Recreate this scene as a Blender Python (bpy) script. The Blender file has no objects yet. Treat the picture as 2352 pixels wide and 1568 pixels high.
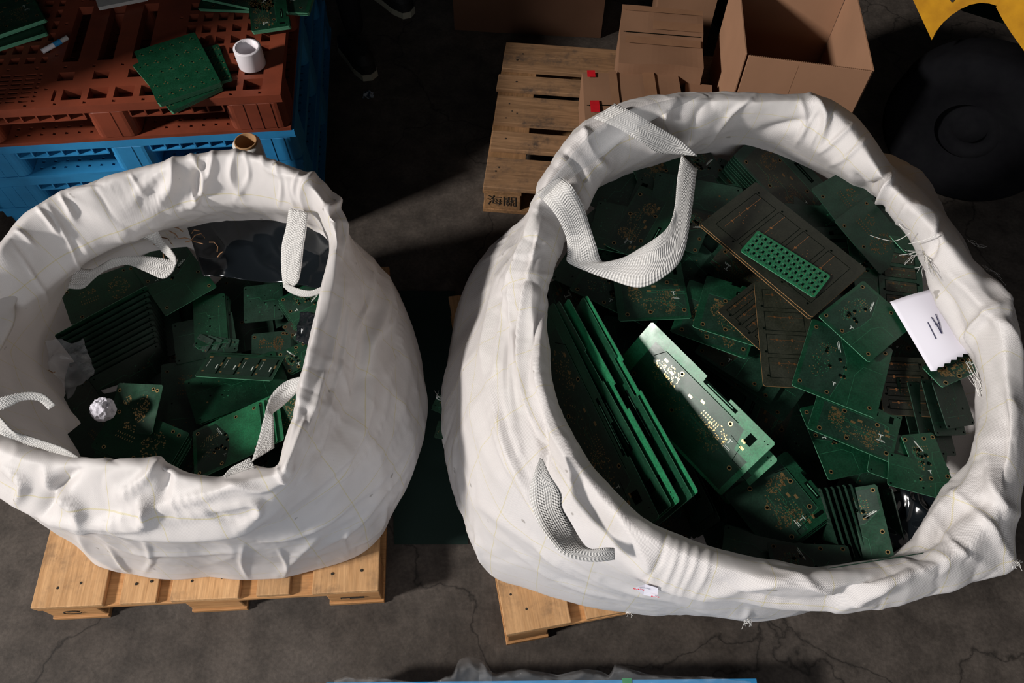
import bpy, bmesh, math, random
import numpy as np
from mathutils import Vector, Matrix, noise

C = bpy.context.scene.collection
SC = bpy.context.scene
RNG = random.Random(7)

# ------------------------------------------------------------------ camera
F, NX, NY, CX, CY, CAMZ = 1829.0, 1163.0, 1895.0, 1176.0, 784.0, 2.34
_d = np.array([NX-CX, NY-CY, F]); _d /= np.linalg.norm(_d)
_fw = np.array([0, 0, 1.0])-_d[2]*_d; _fw /= np.linalg.norm(_fw)
_rt = np.cross(_fw, -_d); _up = -_d
B3 = np.stack([_rt, _fw, _up])            # rows: world axes in camera coordinates (x right, y down, z forward)

def ray(px, py):
    return B3 @ np.array([px-CX, py-CY, F])

def P(px, py, z):
    """point of the place at height z seen at photo pixel (px, py)"""
    w = ray(px, py); t = (z-CAMZ)/w[2]
    return Vector((w[0]*t, w[1]*t, z))

def PV(px, py, p0, n):
    """same, on a vertical plane through p0 with normal n"""
    w = Vector(ray(px, py)); o = Vector((0, 0, CAMZ))
    t = (Vector(p0)-o).dot(Vector(n))/w.dot(Vector(n))
    return o+w*t

def PX(v):
    """array of world points -> pixels, used to draw creases on the bags"""
    c = (np.asarray(v)-np.array([0, 0, CAMZ])) @ B3
    return CX+F*c[:, 0]/c[:, 2], CY+F*c[:, 1]/c[:, 2]

cd = bpy.data.cameras.new('camera'); cam = bpy.data.objects.new('camera', cd); C.objects.link(cam)
xa, ya, za = B3[:, 0], -B3[:, 1], -B3[:, 2]
cam.matrix_world = Matrix(((xa[0], ya[0], za[0], 0), (xa[1], ya[1], za[1], 0), (xa[2], ya[2], za[2], CAMZ), (0, 0, 0, 1)))
cd.sensor_width = 36; cd.lens = 36*F/2352; cd.clip_start = .05
SC.camera = cam

# ------------------------------------------------------------------ light
SC.view_settings.view_transform = 'Standard'; SC.view_settings.look = 'None'
SC.view_settings.gamma = 1; SC.view_settings.exposure = .2
SC.view_settings.use_curve_mapping = False
wd = bpy.data.worlds.new('hall_air'); SC.world = wd; wd.use_nodes = True
wd.node_tree.nodes['Background'].inputs[0].default_value = (.5, .55, .6, 1)
wd.node_tree.nodes['Background'].inputs[1].default_value = .03

def area(name, loc, target, sx, sy, power, col, spread=180):
    l = bpy.data.lights.new(name, 'AREA'); l.shape = 'RECTANGLE'; l.size = sx; l.size_y = sy
    l.energy = power; l.color = col; l.spread = math.radians(spread)
    o = bpy.data.objects.new(name, l); C.objects.link(o); o.location = loc
    o.rotation_euler = (Vector(target)-Vector(loc)).to_track_quat('-Z', 'Y').to_euler()
    return o
area('side_door_daylight', (-8.6, -2.4, 6.0), (0, 1.3, .7), 1.0, 1.0, 1250, (1, .955, .91))
area('loading_door_daylight', (-.3, -3.2, 2.3), (0, 1, .7), 3.0, 2.4, 70, (.95, .97, 1))

# ------------------------------------------------------------------ materials
def mat(name, col, rough=.6, spec=.3, metal=0, **kw):
    m = bpy.data.materials.new(name); m.use_nodes = True
    b = m.node_tree.nodes['Principled BSDF']
    b.inputs['Base Color'].default_value = (*col, 1); b.inputs['Roughness'].default_value = rough
    b.inputs['Specular IOR Level'].default_value = spec; b.inputs['Metallic'].default_value = metal
    for k, v in kw.items(): b.inputs[k.replace('_', ' ')].default_value = v
    return m

class NT:
    """tiny node-tree writer"""
    def __init__(s, m): s.t = m.node_tree; s.b = s.t.nodes['Principled BSDF']
    def n(s, typ, **kw):
        x = s.t.nodes.new(typ)
        for k, v in kw.items():
            if hasattr(x, k) and not isinstance(k, int): setattr(x, k, v)
        return x
    def l(s, a, b): s.t.links.new(a, b)
    def math(s, op, a, b=None):
        x = s.n('ShaderNodeMath', operation=op)
        for i, v in enumerate((a, b)):
            if v is None: continue
            if isinstance(v, (int, float)): x.inputs[i].default_value = v
            else: s.l(v, x.inputs[i])
        return x.outputs[0]
    def noise(s, vec, scale, detail=4, rough=.6):
        x = s.n('ShaderNodeTexNoise'); x.inputs['Scale'].default_value = scale
        x.inputs['Detail'].default_value = detail; x.inputs['Roughness'].default_value = rough
        if vec: s.l(vec, x.inputs['Vector'])
        return x.outputs[0]
    def ramp(s, f, *stops):
        x = s.n('ShaderNodeValToRGB'); e = x.color_ramp.elements
        while len(e) < len(stops): e.new(.5)
        for el, (p, c) in zip(e, stops): el.position = p; el.color = (*c, 1) if len(c) == 3 else c
        s.l(f, x.inputs[0]); return x.outputs[0]
    def mix(s, f, a, b, mode='MIX'):
        x = s.n('ShaderNodeMix', data_type='RGBA', blend_type=mode)
        for i, v in ((0, f), (6, a), (7, b)):
            if isinstance(v, (int, float)): x.inputs[i].default_value = v
            elif isinstance(v, tuple): x.inputs[i].default_value = (*v, 1)
            else: s.l(v, x.inputs[i])
        return x.outputs[2]
    def bump(s, h, strength=.5, dist=.002):
        x = s.n('ShaderNodeBump'); x.inputs['Strength'].default_value = strength; x.inputs['Distance'].default_value = dist
        s.l(h, x.inputs['Height']); s.l(x.outputs[0], s.b.inputs['Normal']); return x
    def coord(s, which='Object', scale=None):
        x = s.n('ShaderNodeTexCoord').outputs[which]
        if scale:
            m = s.n('ShaderNodeMapping'); m.inputs['Scale'].default_value = scale; s.l(x, m.inputs[0]); x = m.outputs[0]
        return x

BW = (0, 0, 0), (1, 1, 1)

def m_floor():
    m = mat('oily concrete', (.05, .045, .04), .7, .25); t = NT(m); c = t.coord('Object')
    a = t.noise(c, 2.2, 6, .65); b = t.noise(c, 11, 8, .7); d = t.noise(c, 90, 3, .6)
    col = t.ramp(a, (.3, (.042, .034, .029)), (.7, (.086, .071, .060)))
    col = t.mix(t.ramp(b, (.35, (.55,)*3), (.65, (1.15,)*3)), col, col); x = col
    mul = t.mix(1.0, col, t.ramp(b, (.3, (.5,)*3), (.6, (1.1,)*3)), 'MULTIPLY')
    mul = t.mix(.5, mul, t.ramp(d, (.3, (.6,)*3), (.7, (1.4,)*3)), 'MULTIPLY')
    v = t.n('ShaderNodeTexVoronoi', feature='DISTANCE_TO_EDGE'); v.inputs['Scale'].default_value = 1.15
    wob = t.n('ShaderNodeVectorMath', operation='ADD'); t.l(c, wob.inputs[0])
    nz = t.n('ShaderNodeTexNoise'); nz.inputs['Scale'].default_value = 4; nz.inputs['Detail'].default_value = 6; t.l(c, nz.inputs['Vector'])
    sc = t.n('ShaderNodeVectorMath', operation='SCALE'); sc.inputs['Scale'].default_value = .35; t.l(nz.outputs[1], sc.inputs[0])
    t.l(sc.outputs[0], wob.inputs[1]); t.l(wob.outputs[0], v.inputs['Vector'])
    cr = t.ramp(v.outputs[0], (0, (.35,)*3), (.006, (1,)*3))
    mul = t.mix(1.0, mul, cr, 'MULTIPLY')
    t.l(mul, t.b.inputs['Base Color'])
    t.bump(t.math('ADD', b, t.math('MULTIPLY', d, .4)), .35, .004)
    return m

def m_wood(name, c1, c2, stain=.5, axis=0):
    m = mat(name, c1, .62, .2); t = NT(m)
    sc = [24, 24, 24]; sc[axis] = 1.6
    oi = t.n('ShaderNodeObjectInfo'); c0 = t.coord('Object')
    ad = t.n('ShaderNodeVectorMath', operation='ADD'); t.l(c0, ad.inputs[0])
    cb = t.n('ShaderNodeCombineXYZ'); r9 = t.math('MULTIPLY', oi.outputs['Random'], 9.0)
    t.l(r9, cb.inputs[0]); t.l(r9, cb.inputs[1]); t.l(cb.outputs[0], ad.inputs[1])
    mp = t.n('ShaderNodeMapping'); mp.inputs['Scale'].default_value = sc; t.l(ad.outputs[0], mp.inputs[0])
    g = t.noise(mp.outputs[0], 2.4, 5, .6); f = t.noise(mp.outputs[0], 9, 3, .6)
    col = t.ramp(g, (.3, c2), (.62, c1)); col = t.mix(.45, col, t.ramp(f, (.3, (.55, .5, .45)), (.7, (1.25, 1.2, 1.15))), 'MULTIPLY')
    tone = t.ramp(oi.outputs['Random'], (0, (.82, .8, .78)), (1, (1.12, 1.1, 1.08)))
    col = t.mix(1.0, col, tone, 'MULTIPLY')
    s = t.noise(ad.outputs[0], 7, 5, .65); s2 = t.noise(ad.outputs[0], 38, 3, .7)
    ss = t.math('MULTIPLY', t.ramp(s, (.48, (0,)*3), (.68, (1,)*3)), t.ramp(s2, (.35, (0,)*3), (.6, (1,)*3)))
    col = t.mix(t.math('MULTIPLY', ss, stain), col, (.055, .042, .035))
    t.l(col, t.b.inputs['Base Color']); t.bump(g, .3, .002)
    return m

def m_fabric(name, base, weave=.0021, strength=.5, yellow=True, spec=.35, rough=.45, transl=.22):
    m = mat(name, base, rough, spec); t = NT(m)
    uv = t.n('ShaderNodeUVMap', uv_map='cloth'); s = t.n('ShaderNodeSeparateXYZ'); t.l(uv.outputs[0], s.inputs[0])
    u, v = s.outputs[0], s.outputs[1]
    k = 2*math.pi/weave
    wu = t.math('SINE', t.math('MULTIPLY', u, k)); wv = t.math('SINE', t.math('MULTIPLY', v, k))
    h = t.math('MULTIPLY', wu, wv)
    c = t.coord('Object'); big = t.noise(c, 9, 5, .6); fine = t.noise(c, 70, 3, .6)
    hh = t.math('ADD', t.math('MULTIPLY', h, .28), t.math('MULTIPLY', fine, .7))
    bp = t.bump(hh, strength, .0016)
    col = t.ramp(big, (.3, tuple(x*.93 for x in base)), (.7, base))
    sp = t.ramp(t.noise(c, 26, 2, .5), (.735, (1,)*3), (.76, (.45, .43, .4)))
    col = t.mix(.7, col, sp, 'MULTIPLY')
    if yellow:
        per = .118
        for w in (u, v):
            fr = t.math('FRACT', t.math('DIVIDE', w, per))
            ln = t.math('LESS_THAN', t.math('ABSOLUTE', t.math('SUBTRACT', fr, .5)), .0085)
            col = t.mix(t.math('MULTIPLY', ln, .4), col, (.62, .52, .12))
    t.l(col, t.b.inputs['Base Color'])
    if transl:
        tr = t.n('ShaderNodeBsdfTranslucent'); t.l(col, tr.inputs[0]); t.l(bp.outputs[0], tr.inputs['Normal'])
        mx = t.n('ShaderNodeMixShader'); mx.inputs[0].default_value = transl
        out = t.t.nodes['Material Output']
        t.l(t.b.outputs[0], mx.inputs[1]); t.l(tr.outputs[0], mx.inputs[2]); t.l(mx.outputs[0], out.inputs[0])
    return m

def m_strap():
    m = mat('woven strap webbing', (.74, .72, .69), .6, .25); t = NT(m)
    uv = t.n('ShaderNodeUVMap', uv_map='cloth'); s = t.n('ShaderNodeSeparateXYZ'); t.l(uv.outputs[0], s.inputs[0])
    a = t.math('MULTIPLY', t.math('ADD', s.outputs[0], t.math('MULTIPLY', t.math('PINGPONG', s.outputs[1], .0125), .55)), 2*math.pi/.0058)
    h = t.math('SINE', a); q = t.math('SINE', t.math('MULTIPLY', s.outputs[1], 2*math.pi/.0042))
    hh = t.math('ADD', h, t.math('MULTIPLY', q, .5))
    t.l(t.ramp(hh, (0, (.50, .485, .465)), (.7, (.70, .68, .66))), t.b.inputs['Base Color'])
    t.bump(hh, .6, .0012)
    return m

def m_board(name, base, spec=.5, rough=.32):
    m = mat(name, base, rough, spec); t = NT(m); c = t.coord('Object')
    oi = t.n('ShaderNodeObjectInfo')
    col = t.ramp(oi.outputs['Random'], (0, tuple(x*.75 for x in base)), (1, tuple(x*1.3 for x in base)))
    n1 = t.noise(c, 30, 3, .5); n2 = t.noise(c, 260, 2, .7)
    col = t.mix(.6, col, t.ramp(n1, (.35, (.65, .7, .65)), (.65, (1.2, 1.2, 1.2))), 'MULTIPLY')
    col = t.mix(.5, col, t.ramp(n2, (.38, (.45, .5, .45)), (.62, (1.35, 1.3, 1.25))), 'MULTIPLY')
    t.l(col, t.b.inputs['Base Color'])
    t.l(t.ramp(t.noise(c, 14, 4, .6), (.3, (rough*.8,)*3), (.7, (rough*1.4,)*3)), t.b.inputs['Roughness'])
    t.bump(n2, .06, .0004)
    return m

def m_noisy(name, c1, c2, scale=8, rough=.55, spec=.3, bump=.15, **kw):
    m = mat(name, c1, rough, spec, **kw); t = NT(m); c = t.coord('Object')
    n1 = t.noise(c, scale, 6, .65)
    t.l(t.ramp(n1, (.32, c2), (.62, c1)), t.b.inputs['Base Color'])
    t.bump(t.noise(c, scale*8, 3, .6), bump, .002)
    return m

def m_clear(name, tint=(1, 1, 1), alpha=.16, rough=.08):
    m = bpy.data.materials.new(name); m.use_nodes = True; nt = m.node_tree; nt.nodes.clear()
    o = nt.nodes.new('ShaderNodeOutputMaterial'); mx = nt.nodes.new('ShaderNodeMixShader')
    tr = nt.nodes.new('ShaderNodeBsdfTransparent'); tr.inputs[0].default_value = (*tint, 1)
    p = nt.nodes.new('ShaderNodeBsdfPrincipled'); p.inputs['Base Color'].default_value = (.75, .75, .76, 1)
    p.inputs['Roughness'].default_value = rough; p.inputs['Specular IOR Level'].default_value = .7
    mx.inputs[0].default_value = alpha
    nt.links.new(tr.outputs[0], mx.inputs[1]); nt.links.new(p.outputs[0], mx.inputs[2]); nt.links.new(mx.outputs[0], o.inputs[0])
    return m

def m_carton(name, c):
    m = mat(name, c, .75, .12); t = NT(m); co = t.coord('Object')
    n1 = t.noise(co, 5, 4, .6); n2 = t.noise(t.coord('Object', (4, 4, 160)), 3, 2, .5)
    col = t.ramp(n1, (.3, tuple(x*.88 for x in c)), (.7, c))
    t.l(col, t.b.inputs['Base Color']); t.bump(n2, .06, .001)
    return m

M = dict(
    floor=m_floor(), plaster=m_noisy('grimy plaster', (.10, .095, .09), (.07, .066, .06), 3, .9, .1),
    wood=m_wood('new pine', (.56, .34, .17), (.42, .235, .105), .6, 1),
    wood_x=m_wood('new pine across', (.52, .28, .12), (.38, .185, .07), .25, 0),
    old=m_wood('weathered pine', (.29, .172, .094), (.18, .105, .056), .95, 0),
    old_y=m_wood('weathered pine across', (.32, .18, .09), (.21, .12, .055), .5, 1),
    cloth=m_fabric('white woven polypropylene', (.76, .72, .705), .0036, .5),
    cloth2=m_fabric('smooth woven polypropylene', (.74, .70, .685), .0024, .25),
    cloth_old=m_fabric('grey woven polypropylene', (.22, .20, .18), .003, .4, False),
    strap=m_strap(),
    thread=mat('frayed thread', (.75, .73, .7), .6, .2),
    red=m_noisy('rust red plastic', (.20, .043, .02), (.13, .03, .015), 6, .5, .35),
    blue=m_noisy('sky blue plastic', (.028, .24, .50), (.02, .17, .37), 5, .5, .35),
    mask=m_board('green solder mask', (.004, .035, .0165)),
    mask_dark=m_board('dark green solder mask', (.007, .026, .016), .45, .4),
    mask_brown=m_board('brownish bare laminate', (.019, .021, .014), .4, .45),
    mask_lit=m_board('light and lit green solder mask', (.013, .13, .055)),  # light on the sunlit boards put into colour; array board's own green
    edge=mat('laminate edge', (.09, .27, .16), .5, .4),
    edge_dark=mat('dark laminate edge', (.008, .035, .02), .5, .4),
    edge_brown=mat('copper brown laminate edge', (.30, .16, .065), .5, .3),
    gold=mat('gold pad', (.83, .56, .24), .3, .5, 1),
    shaded_dark=mat('dull copper pad', (.13, .075, .03), .45, .4, .5),  # shade on the dim boards put into the pad colour
    shaded=mat('dull gold pad', (.26, .17, .07), .4, .5, .6),  # gold pad darkened in colour for heap boards out of the light
    copper=mat('copper pad', (.40, .18, .07), .35, .5, .8),
    trace=mat('raised trace', (.02, .11, .055), .35, .5),
    white=mat('silkscreen ink', (.55, .6, .55), .6, .2),
    hole=mat('routed hole', (.002, .004, .003), .9, 0),
    carton=m_carton('new corrugated board', (.33, .18, .108)),
    carton2=m_carton('old corrugated board', (.235, .128, .076)),
    carton3=m_carton('corrugated board in gloom', (.10, .05, .03)),  # gloom at the far end put into the carton colour
    tape=m_noisy('brown packing tape', (.25, .135, .075), (.22, .115, .065), 12, .3, .4, .05),
    redtape=m_noisy('red tape', (.55, .012, .02), (.42, .01, .014), 20, .4, .4, .05),
    paper=mat('white paper', (.68, .66, .73), .8, .1),
    greypaper=mat('grey paper', (.42, .40, .41), .8, .1),
    ink=mat('pen ink', (.03, .03, .07), .5, .2), inkred=mat('red ink', (.7, .04, .06), .6, .2),
    stencil=mat('stencil paint', (.03, .025, .02), .8, .1),
    film=m_clear('clear plastic film', (.95, .95, .95), .09, .06),
    cleartape=m_clear('clear adhesive tape', (.9, .9, .9), .22, .12),
    blackfilm=mat('dark antistatic film', (.006, .008, .01), .12, .7),
    poly=m_clear('crumpled poly bag', (.95, .95, .96), .14, .12),
    tie=mat('brown twist tie', (.24, .125, .06), .6, .3),
    core=mat('cardboard core', (.32, .18, .085), .7, .2),
    stretch=mat('wound stretch film', (.60, .585, .56), .3, .5),
    taperoll=mat('white tape', (.64, .60, .63), .45, .4),
    yellow=m_noisy('worn yellow paint', (.52, .25, .012), (.36, .16, .01), 9, .5, .3),
    rubber=m_noisy('tyre rubber', (.006, .006, .007), (.004, .004, .005), 12, .95, .03),
    sole=mat('pale shoe sole', (.30, .29, .23), .7, .2), shoe=mat('black shoe', (.01, .01, .01), .6, .3),
    trousers=mat('black trousers', (.008, .008, .009), .9, .1), skin=mat('skin', (.35, .2, .14), .6, .3),
    navy=mat('dark blue work cloth', (.012, .014, .022), .9, .1),
    tarp=mat('dark green tarpaulin', (.010, .022, .018), .6, .2),
    foil=mat('silver foil', (.6, .6, .62), .25, .5, 1),
    greenstrap=mat('green strapping band', (.02, .22, .07), .4, .4),
    foam=m_noisy('grey foam sheet', (.42, .40, .38), (.36, .34, .33), 40, .8, .1, .3),
)

# ------------------------------------------------------------------ object helpers
def mesh_obj(name, verts, faces, m, parent=None, mats=None, fm=None, smooth=False, loc=None):
    me = bpy.data.meshes.new(name); me.from_pydata([tuple(v) for v in verts], [], [tuple(f) for f in faces])
    for x in (mats or [m]): me.materials.append(x)
    if fm is not None: me.polygons.foreach_set('material_index', fm)
    if smooth: me.polygons.foreach_set('use_smooth', [True]*len(me.polygons))
    me.update(); o = bpy.data.objects.new(name, me); C.objects.link(o)
    if loc is not None: o.location = loc
    if parent: o.parent = parent
    return o

def tag(o, label, cat, group=None, kind=None):
    if label: o['label'] = label
    if cat: o['category'] = cat
    if group: o['group'] = group
    if kind: o['kind'] = kind
    return o

def empty(name, loc, label, cat, group=None, rz=0):
    o = bpy.data.objects.new(name, None); C.objects.link(o); o.location = loc; o.rotation_euler = (0, 0, rz)
    o.empty_display_size = .1
    return tag(o, label, cat, group)

class MB:
    """collects boxes and strips for one mesh"""
    def __init__(s): s.v = []; s.f = []; s.m = []
    def box(s, x0, x1, y0, y1, z0, z1, mi=0, jit=0):
        j = lambda: RNG.uniform(-jit, jit) if jit else 0
        k = len(s.v)
        s.v += [(x+j(), y+j(), z) for z in (z0, z1) for x, y in ((x0, y0), (x1, y0), (x1, y1), (x0, y1))]
        s.f += [(k+3, k+2, k+1, k), (k+4, k+5, k+6, k+7)]+[(k+i, k+(i+1) % 4, k+4+(i+1) % 4, k+4+i) for i in range(4)]
        s.m += [mi]*6
    def poly(s, pts, mi=0): k = len(s.v); s.v += list(pts); s.f.append(tuple(range(k, k+len(pts)))); s.m.append(mi)
    def quadstrip(s, A, B, mi=0, close=False):
        k = len(s.v); n = len(A); s.v += list(A)+list(B)
        for i in range(n if close else n-1): j = (i+1) % n; s.f.append((k+i, k+j, k+n+j, k+n+i)); s.m.append(mi)
    def build(s, name, m, parent=None, mats=None, smooth=False, bevel=0, loc=None):
        o = mesh_obj(name, s.v, s.f, m, parent, mats, s.m, smooth, loc)
        if bevel:
            b = o.modifiers.new('bevel', 'BEVEL'); b.width = bevel; b.segments = 2; b.limit_method = 'ANGLE'
        return o

def lathe(prof, n=40):
    v = []; f = []
    for r, z in prof:
        for i in range(n):
            a = 2*math.pi*i/n; v.append((r*math.cos(a), r*math.sin(a), z))
    k = len(prof)
    for j in range(k-1):
        for i in range(n): i2 = (i+1) % n; f.append((j*n+i, j*n+i2, (j+1)*n+i2, (j+1)*n+i))
    return v, f

def tube(pts, r, n=5):
    v = []; f = []; pts = [Vector(p) for p in pts]
    for i, p in enumerate(pts):
        d = (pts[min(i+1, len(pts)-1)]-pts[max(i-1, 0)]).normalized()
        a = d.orthogonal().normalized(); b = d.cross(a)
        rr = r(i) if callable(r) else r
        for k in range(n): t = 2*math.pi*k/n; v.append(p+a*rr*math.cos(t)+b*rr*math.sin(t))
    for i in range(len(pts)-1):
        for k in range(n): k2 = (k+1) % n; f.append((i*n+k, i*n+k2, (i+1)*n+k2, (i+1)*n+k))
    f.append(tuple(range(n-1, -1, -1))); f.append(tuple(range((len(pts)-1)*n, len(pts)*n)))
    return v, f

def catmull(pts, sub):
    pts = [np.asarray(p, float) for p in pts]; out = []
    for i in range(len(pts)-1):
        p0 = pts[max(i-1, 0)]; p1 = pts[i]; p2 = pts[i+1]; p3 = pts[min(i+2, len(pts)-1)]
        for k in range(sub):
            t = k/sub
            out.append(.5*((2*p1)+(p2-p0)*t+(2*p0-5*p1+4*p2-p3)*t*t+(3*p1-p0-3*p2+p3)*t**3))
    out.append(pts[-1]); return out

# ------------------------------------------------------------------ floor
v = []; f = []
mesh_obj('floor', [(-6, -4.5, 0), (6, -4.5, 0), (6, 7, 0), (-6, 7, 0)], [(0, 1, 2, 3)], M['floor'])
g = MB(); g.box(-2.5, -2.3, 1.42, 7, 0, 5); g.build('added_shade_wall', M['plaster'])['kind'] = 'structure'  # unseen wall, added to keep the key light off the rear left
tag(bpy.data.objects['floor'], 'dark oily cracked concrete floor', 'floor', kind='structure')

# ------------------------------------------------------------------ wooden pallets
def wooden_pallet(loc, rz, w, d, H, decks, along, mdeck, mcross, label, group, blocks=((0, .5, 1), (0, .5, 1)), bw=.14, bd=.1):
    """w along local x, d along local y; decks = [(from, to)] across the other axis; along = axis the deck boards run in"""
    e = empty('wooden_pallet', loc, label, 'pallet', group, rz)
    t = .02; zt = H; zs = H-t-.018
    for a, b in decks:
        m = MB()
        if along == 'y': m.box(a, b, RNG.uniform(-.003, .003), d+RNG.uniform(-.004, .004), zt-t, zt+RNG.uniform(-.0015, .0015), 0, .0008)
        else: m.box(RNG.uniform(-.008, .006), w+RNG.uniform(-.005, .005), a, b, zt-t, zt+RNG.uniform(-.0015, .0015), 0, .0008)
        m.build('deck_board', mdeck, e, bevel=.0025)
    for k in blocks[1] if along == 'y' else blocks[0]:
        m = MB()
        if along == 'y': y = k*(d-bd); m.box(.001, w-.001, y, y+bd, zs, zt-t)
        else: x = k*(w-bw); m.box(x, x+bw, .001, d-.001, zs, zt-t)
        m.build('cross_board', mcross, e, bevel=.002)
    for i in blocks[0]:
        for j in blocks[1]:
            m = MB(); x = i*(w-bw); y = j*(d-bd); m.box(x+.004, x+bw-.004, y+.004, y+bd-.004, .018, zs)
            m.build('block', mcross, e, bevel=.003)
    for j in blocks[1] if along == 'x' else blocks[0]:
        m = MB()
        if along == 'y': x = j*(w-bw); m.box(x, x+bw, -.002, d+.002, 0, .018)
        else: y = j*(d-bd); m.box(-.002, w+.002, y, y+bd, 0, .018)
        m.build('runner_board', mcross, e, bevel=.002)
    return e

def nails(e, pts, z):
    for x, y in pts:
        v, f = lathe([(0, .0012), (.0035, .001), (.0042, 0)], 8)
        mesh_obj('nail_head', [(a+x, b+y, c+z) for a, b, c in v], f, M['stencil'], e)

lp = P(70, 1396, .14); lq = P(869, 1354, .14); lw = (lq-lp).length
fr = [(0, .203), (.25, .356), (.396, .594), (.644, .741), (.805, 1)]
PL = wooden_pallet((lp.x, lp.y, 0), math.atan2(lq.y-lp.y, lq.x-lp.x), lw, 1.09, .14, [(a*lw, b*lw) for a, b in fr], 'y', M['wood'], M['wood_x'],
                   'fresh pine pallet with full deck under the smaller, left white sack', 'wooden pallets', bw=.155)
nails(PL, [(.06, .05), (.12, .06), (.27, .05), (.31, .055), (.42, .05), (.5, .055), (.63, .05), (.8, .05), (.88, .055), (.79, .11), (.86, .12)], .1402)
rp = P(1163, 1457, .14); rq = P(1030, 683, .14); rang = math.atan2(rq.y-rp.y, rq.x-rp.x)-math.pi/2
PR = wooden_pallet((rp.x, rp.y, 0), rang, 1.1, 1.1, .14, [(0, .177), (.218, .33), (.372, .484), (.528, .64), (.682, .86), (.92, 1.1)], 'y', M['wood'], M['wood_x'],
                   'pine pallet mostly hidden below the larger, right white sack', 'wooden pallets', bw=.12)
nails(PR, [(.03, .1), (.06, .12), (.14, .12), (.065, .055), (.25, .05)], .1402)
bp = P(1108, 428, .14); bb = P(1160.6, 95, .14); bang = math.atan2(bb.y-bp.y, bb.x-bp.x)-math.pi/2
bl = (bb-bp).length
BP = wooden_pallet((bp.x, bp.y, 0), bang, 1.2, bl, .14,
                   [(0, .152), (.195, .29), (.335, .485), (.525, .61), (.645, .81)], 'x', M['old'], M['old_y'],
                   'weathered slatted pallet carrying the cartons, with black stencil on its corner block', 'wooden pallets', bw=.145, bd=.145)
nails(BP, [(.04, .08), (.05, .1), (.06, .25), (.05, .36), (.07, .40), (.055, .44), (.09, .39), (.07, .57), (.06, .7), (.08, .74)], .1404)

def text(name, s, size, m, parent, loc, rot, ext=.0003):
    cu = bpy.data.curves.new(name, 'FONT'); cu.body = s; cu.size = size; cu.extrude = ext
    cu.align_x = 'CENTER'; cu.align_y = 'CENTER'
    tmp = bpy.data.objects.new(name+'_curve', cu); C.objects.link(tmp)
    dg = bpy.context.evaluated_depsgraph_get(); me = bpy.data.meshes.new_from_object(tmp.evaluated_get(dg))
    bpy.data.objects.remove(tmp); bpy.data.curves.remove(cu)
    me.materials.clear(); me.materials.append(m); o = bpy.data.objects.new(name, me); C.objects.link(o)
    o.location = loc; o.rotation_euler = rot
    if parent: o.parent = parent
    return o
text('stencil_mark', '海關', .058, M['stencil'], BP, (.072, .0025, .062), (math.pi/2, 0, 0))
def smudge(name, pts, r_, parent):
    V_, F_ = tube(pts, r_, 5); return mesh_obj(name, V_, F_, M['stencil'], parent)
smudge('stencil_mark', [(.075+.024*math.cos(a), .0015, .062+.014*math.sin(a)) for a in np.linspace(.4, 6.1, 14)], .0014, PL)
smudge('stencil_mark', [(lw-.115, .0015, .055), (lw-.115, .0015, .066), (lw-.05, .0015, .068), (lw-.05, .0015, .058), (lw-.09, .0015, .056), (lw-.09, .0015, .066)], .0014, PL)

# ------------------------------------------------------------------ plastic pallets
def grid_plate(nx, ny, w, d, z0, z1, solid):
    """plate w x d cut by rectangular holes; solid(i, j) -> bool"""
    xs = np.linspace(0, w, nx+1); ys = np.linspace(0, d, ny+1)
    occ = np.zeros((nx+2, ny+2), bool)
    for i in range(nx):
        for j in range(ny): occ[i+1, j+1] = solid(i, j)
    vid = {}; V = []; Fc = []
    def vx(i, j, k):
        if (i, j, k) not in vid: vid[i, j, k] = len(V); V.append((xs[i], ys[j], (z0, z1)[k]))
        return vid[i, j, k]
    for i in range(nx):
        for j in range(ny):
            if not occ[i+1, j+1]: continue
            Fc.append((vx(i, j, 1), vx(i+1, j, 1), vx(i+1, j+1, 1), vx(i, j+1, 1)))
            Fc.append((vx(i, j+1, 0), vx(i+1, j+1, 0), vx(i+1, j, 0), vx(i, j, 0)))
            if not occ[i, j+1]: Fc.append((vx(i, j, 0), vx(i, j, 1), vx(i, j+1, 1), vx(i, j+1, 0)))
            if not occ[i+2, j+1]: Fc.append((vx(i+1, j+1, 0), vx(i+1, j+1, 1), vx(i+1, j, 1), vx(i+1, j, 0)))
            if not occ[i+1, j]: Fc.append((vx(i+1, j, 0), vx(i+1, j, 1), vx(i, j, 1), vx(i, j, 0)))
            if not occ[i+1, j+2]: Fc.append((vx(i, j+1, 0), vx(i, j+1, 1), vx(i+1, j+1, 1), vx(i+1, j+1, 0)))
    return V, Fc

PW, PD, PH = 1.1, 1.1, .15
def deck_solid(i, j):
    # 110 x 110 cells of 1 cm; long slots in the middle strips, finer grids between
    if i < 4 or i > 105 or j < 3 or j > 106: return False if (j == 1 and i % 9 == 4 and 3 < i < 106) else True
    for c in (36, 74):
        if c-2 <= i <= c+2: return not (j % 16 == 8 and i == c)
    for c in (18, 55, 92):
        if abs(j-c) <= 2: return not (i % 9 == 4 and j == c)
    if 38 < i < 72 and 8 < j < 52: return (i % 11 in (0, 1, 2, 3, 4, 5)) or j < 12 or j > 48
    if i <= 33 and j < 16: return i % 4 == 0 or j % 2 == 0
    if j < 16: return i % 8 in (0, 1) or j in (8, 9)
    return i % 5 in (0, 1) or j % 6 in (0, 1)
def bottom_solid(i, j):
    if i < 2 or i > 107 or j < 2 or j > 107: return True
    if j in (3, 6) and i % 4 == 1: return False
    if j > 8 and j % 4 == 0 and i % 5 < 3: return False
    return True
DECK = grid_plate(110, 110, PW, PD, PH-.03, PH, deck_solid)
BOT = grid_plate(110, 110, PW, PD, 0, .012, bottom_solid)

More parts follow.
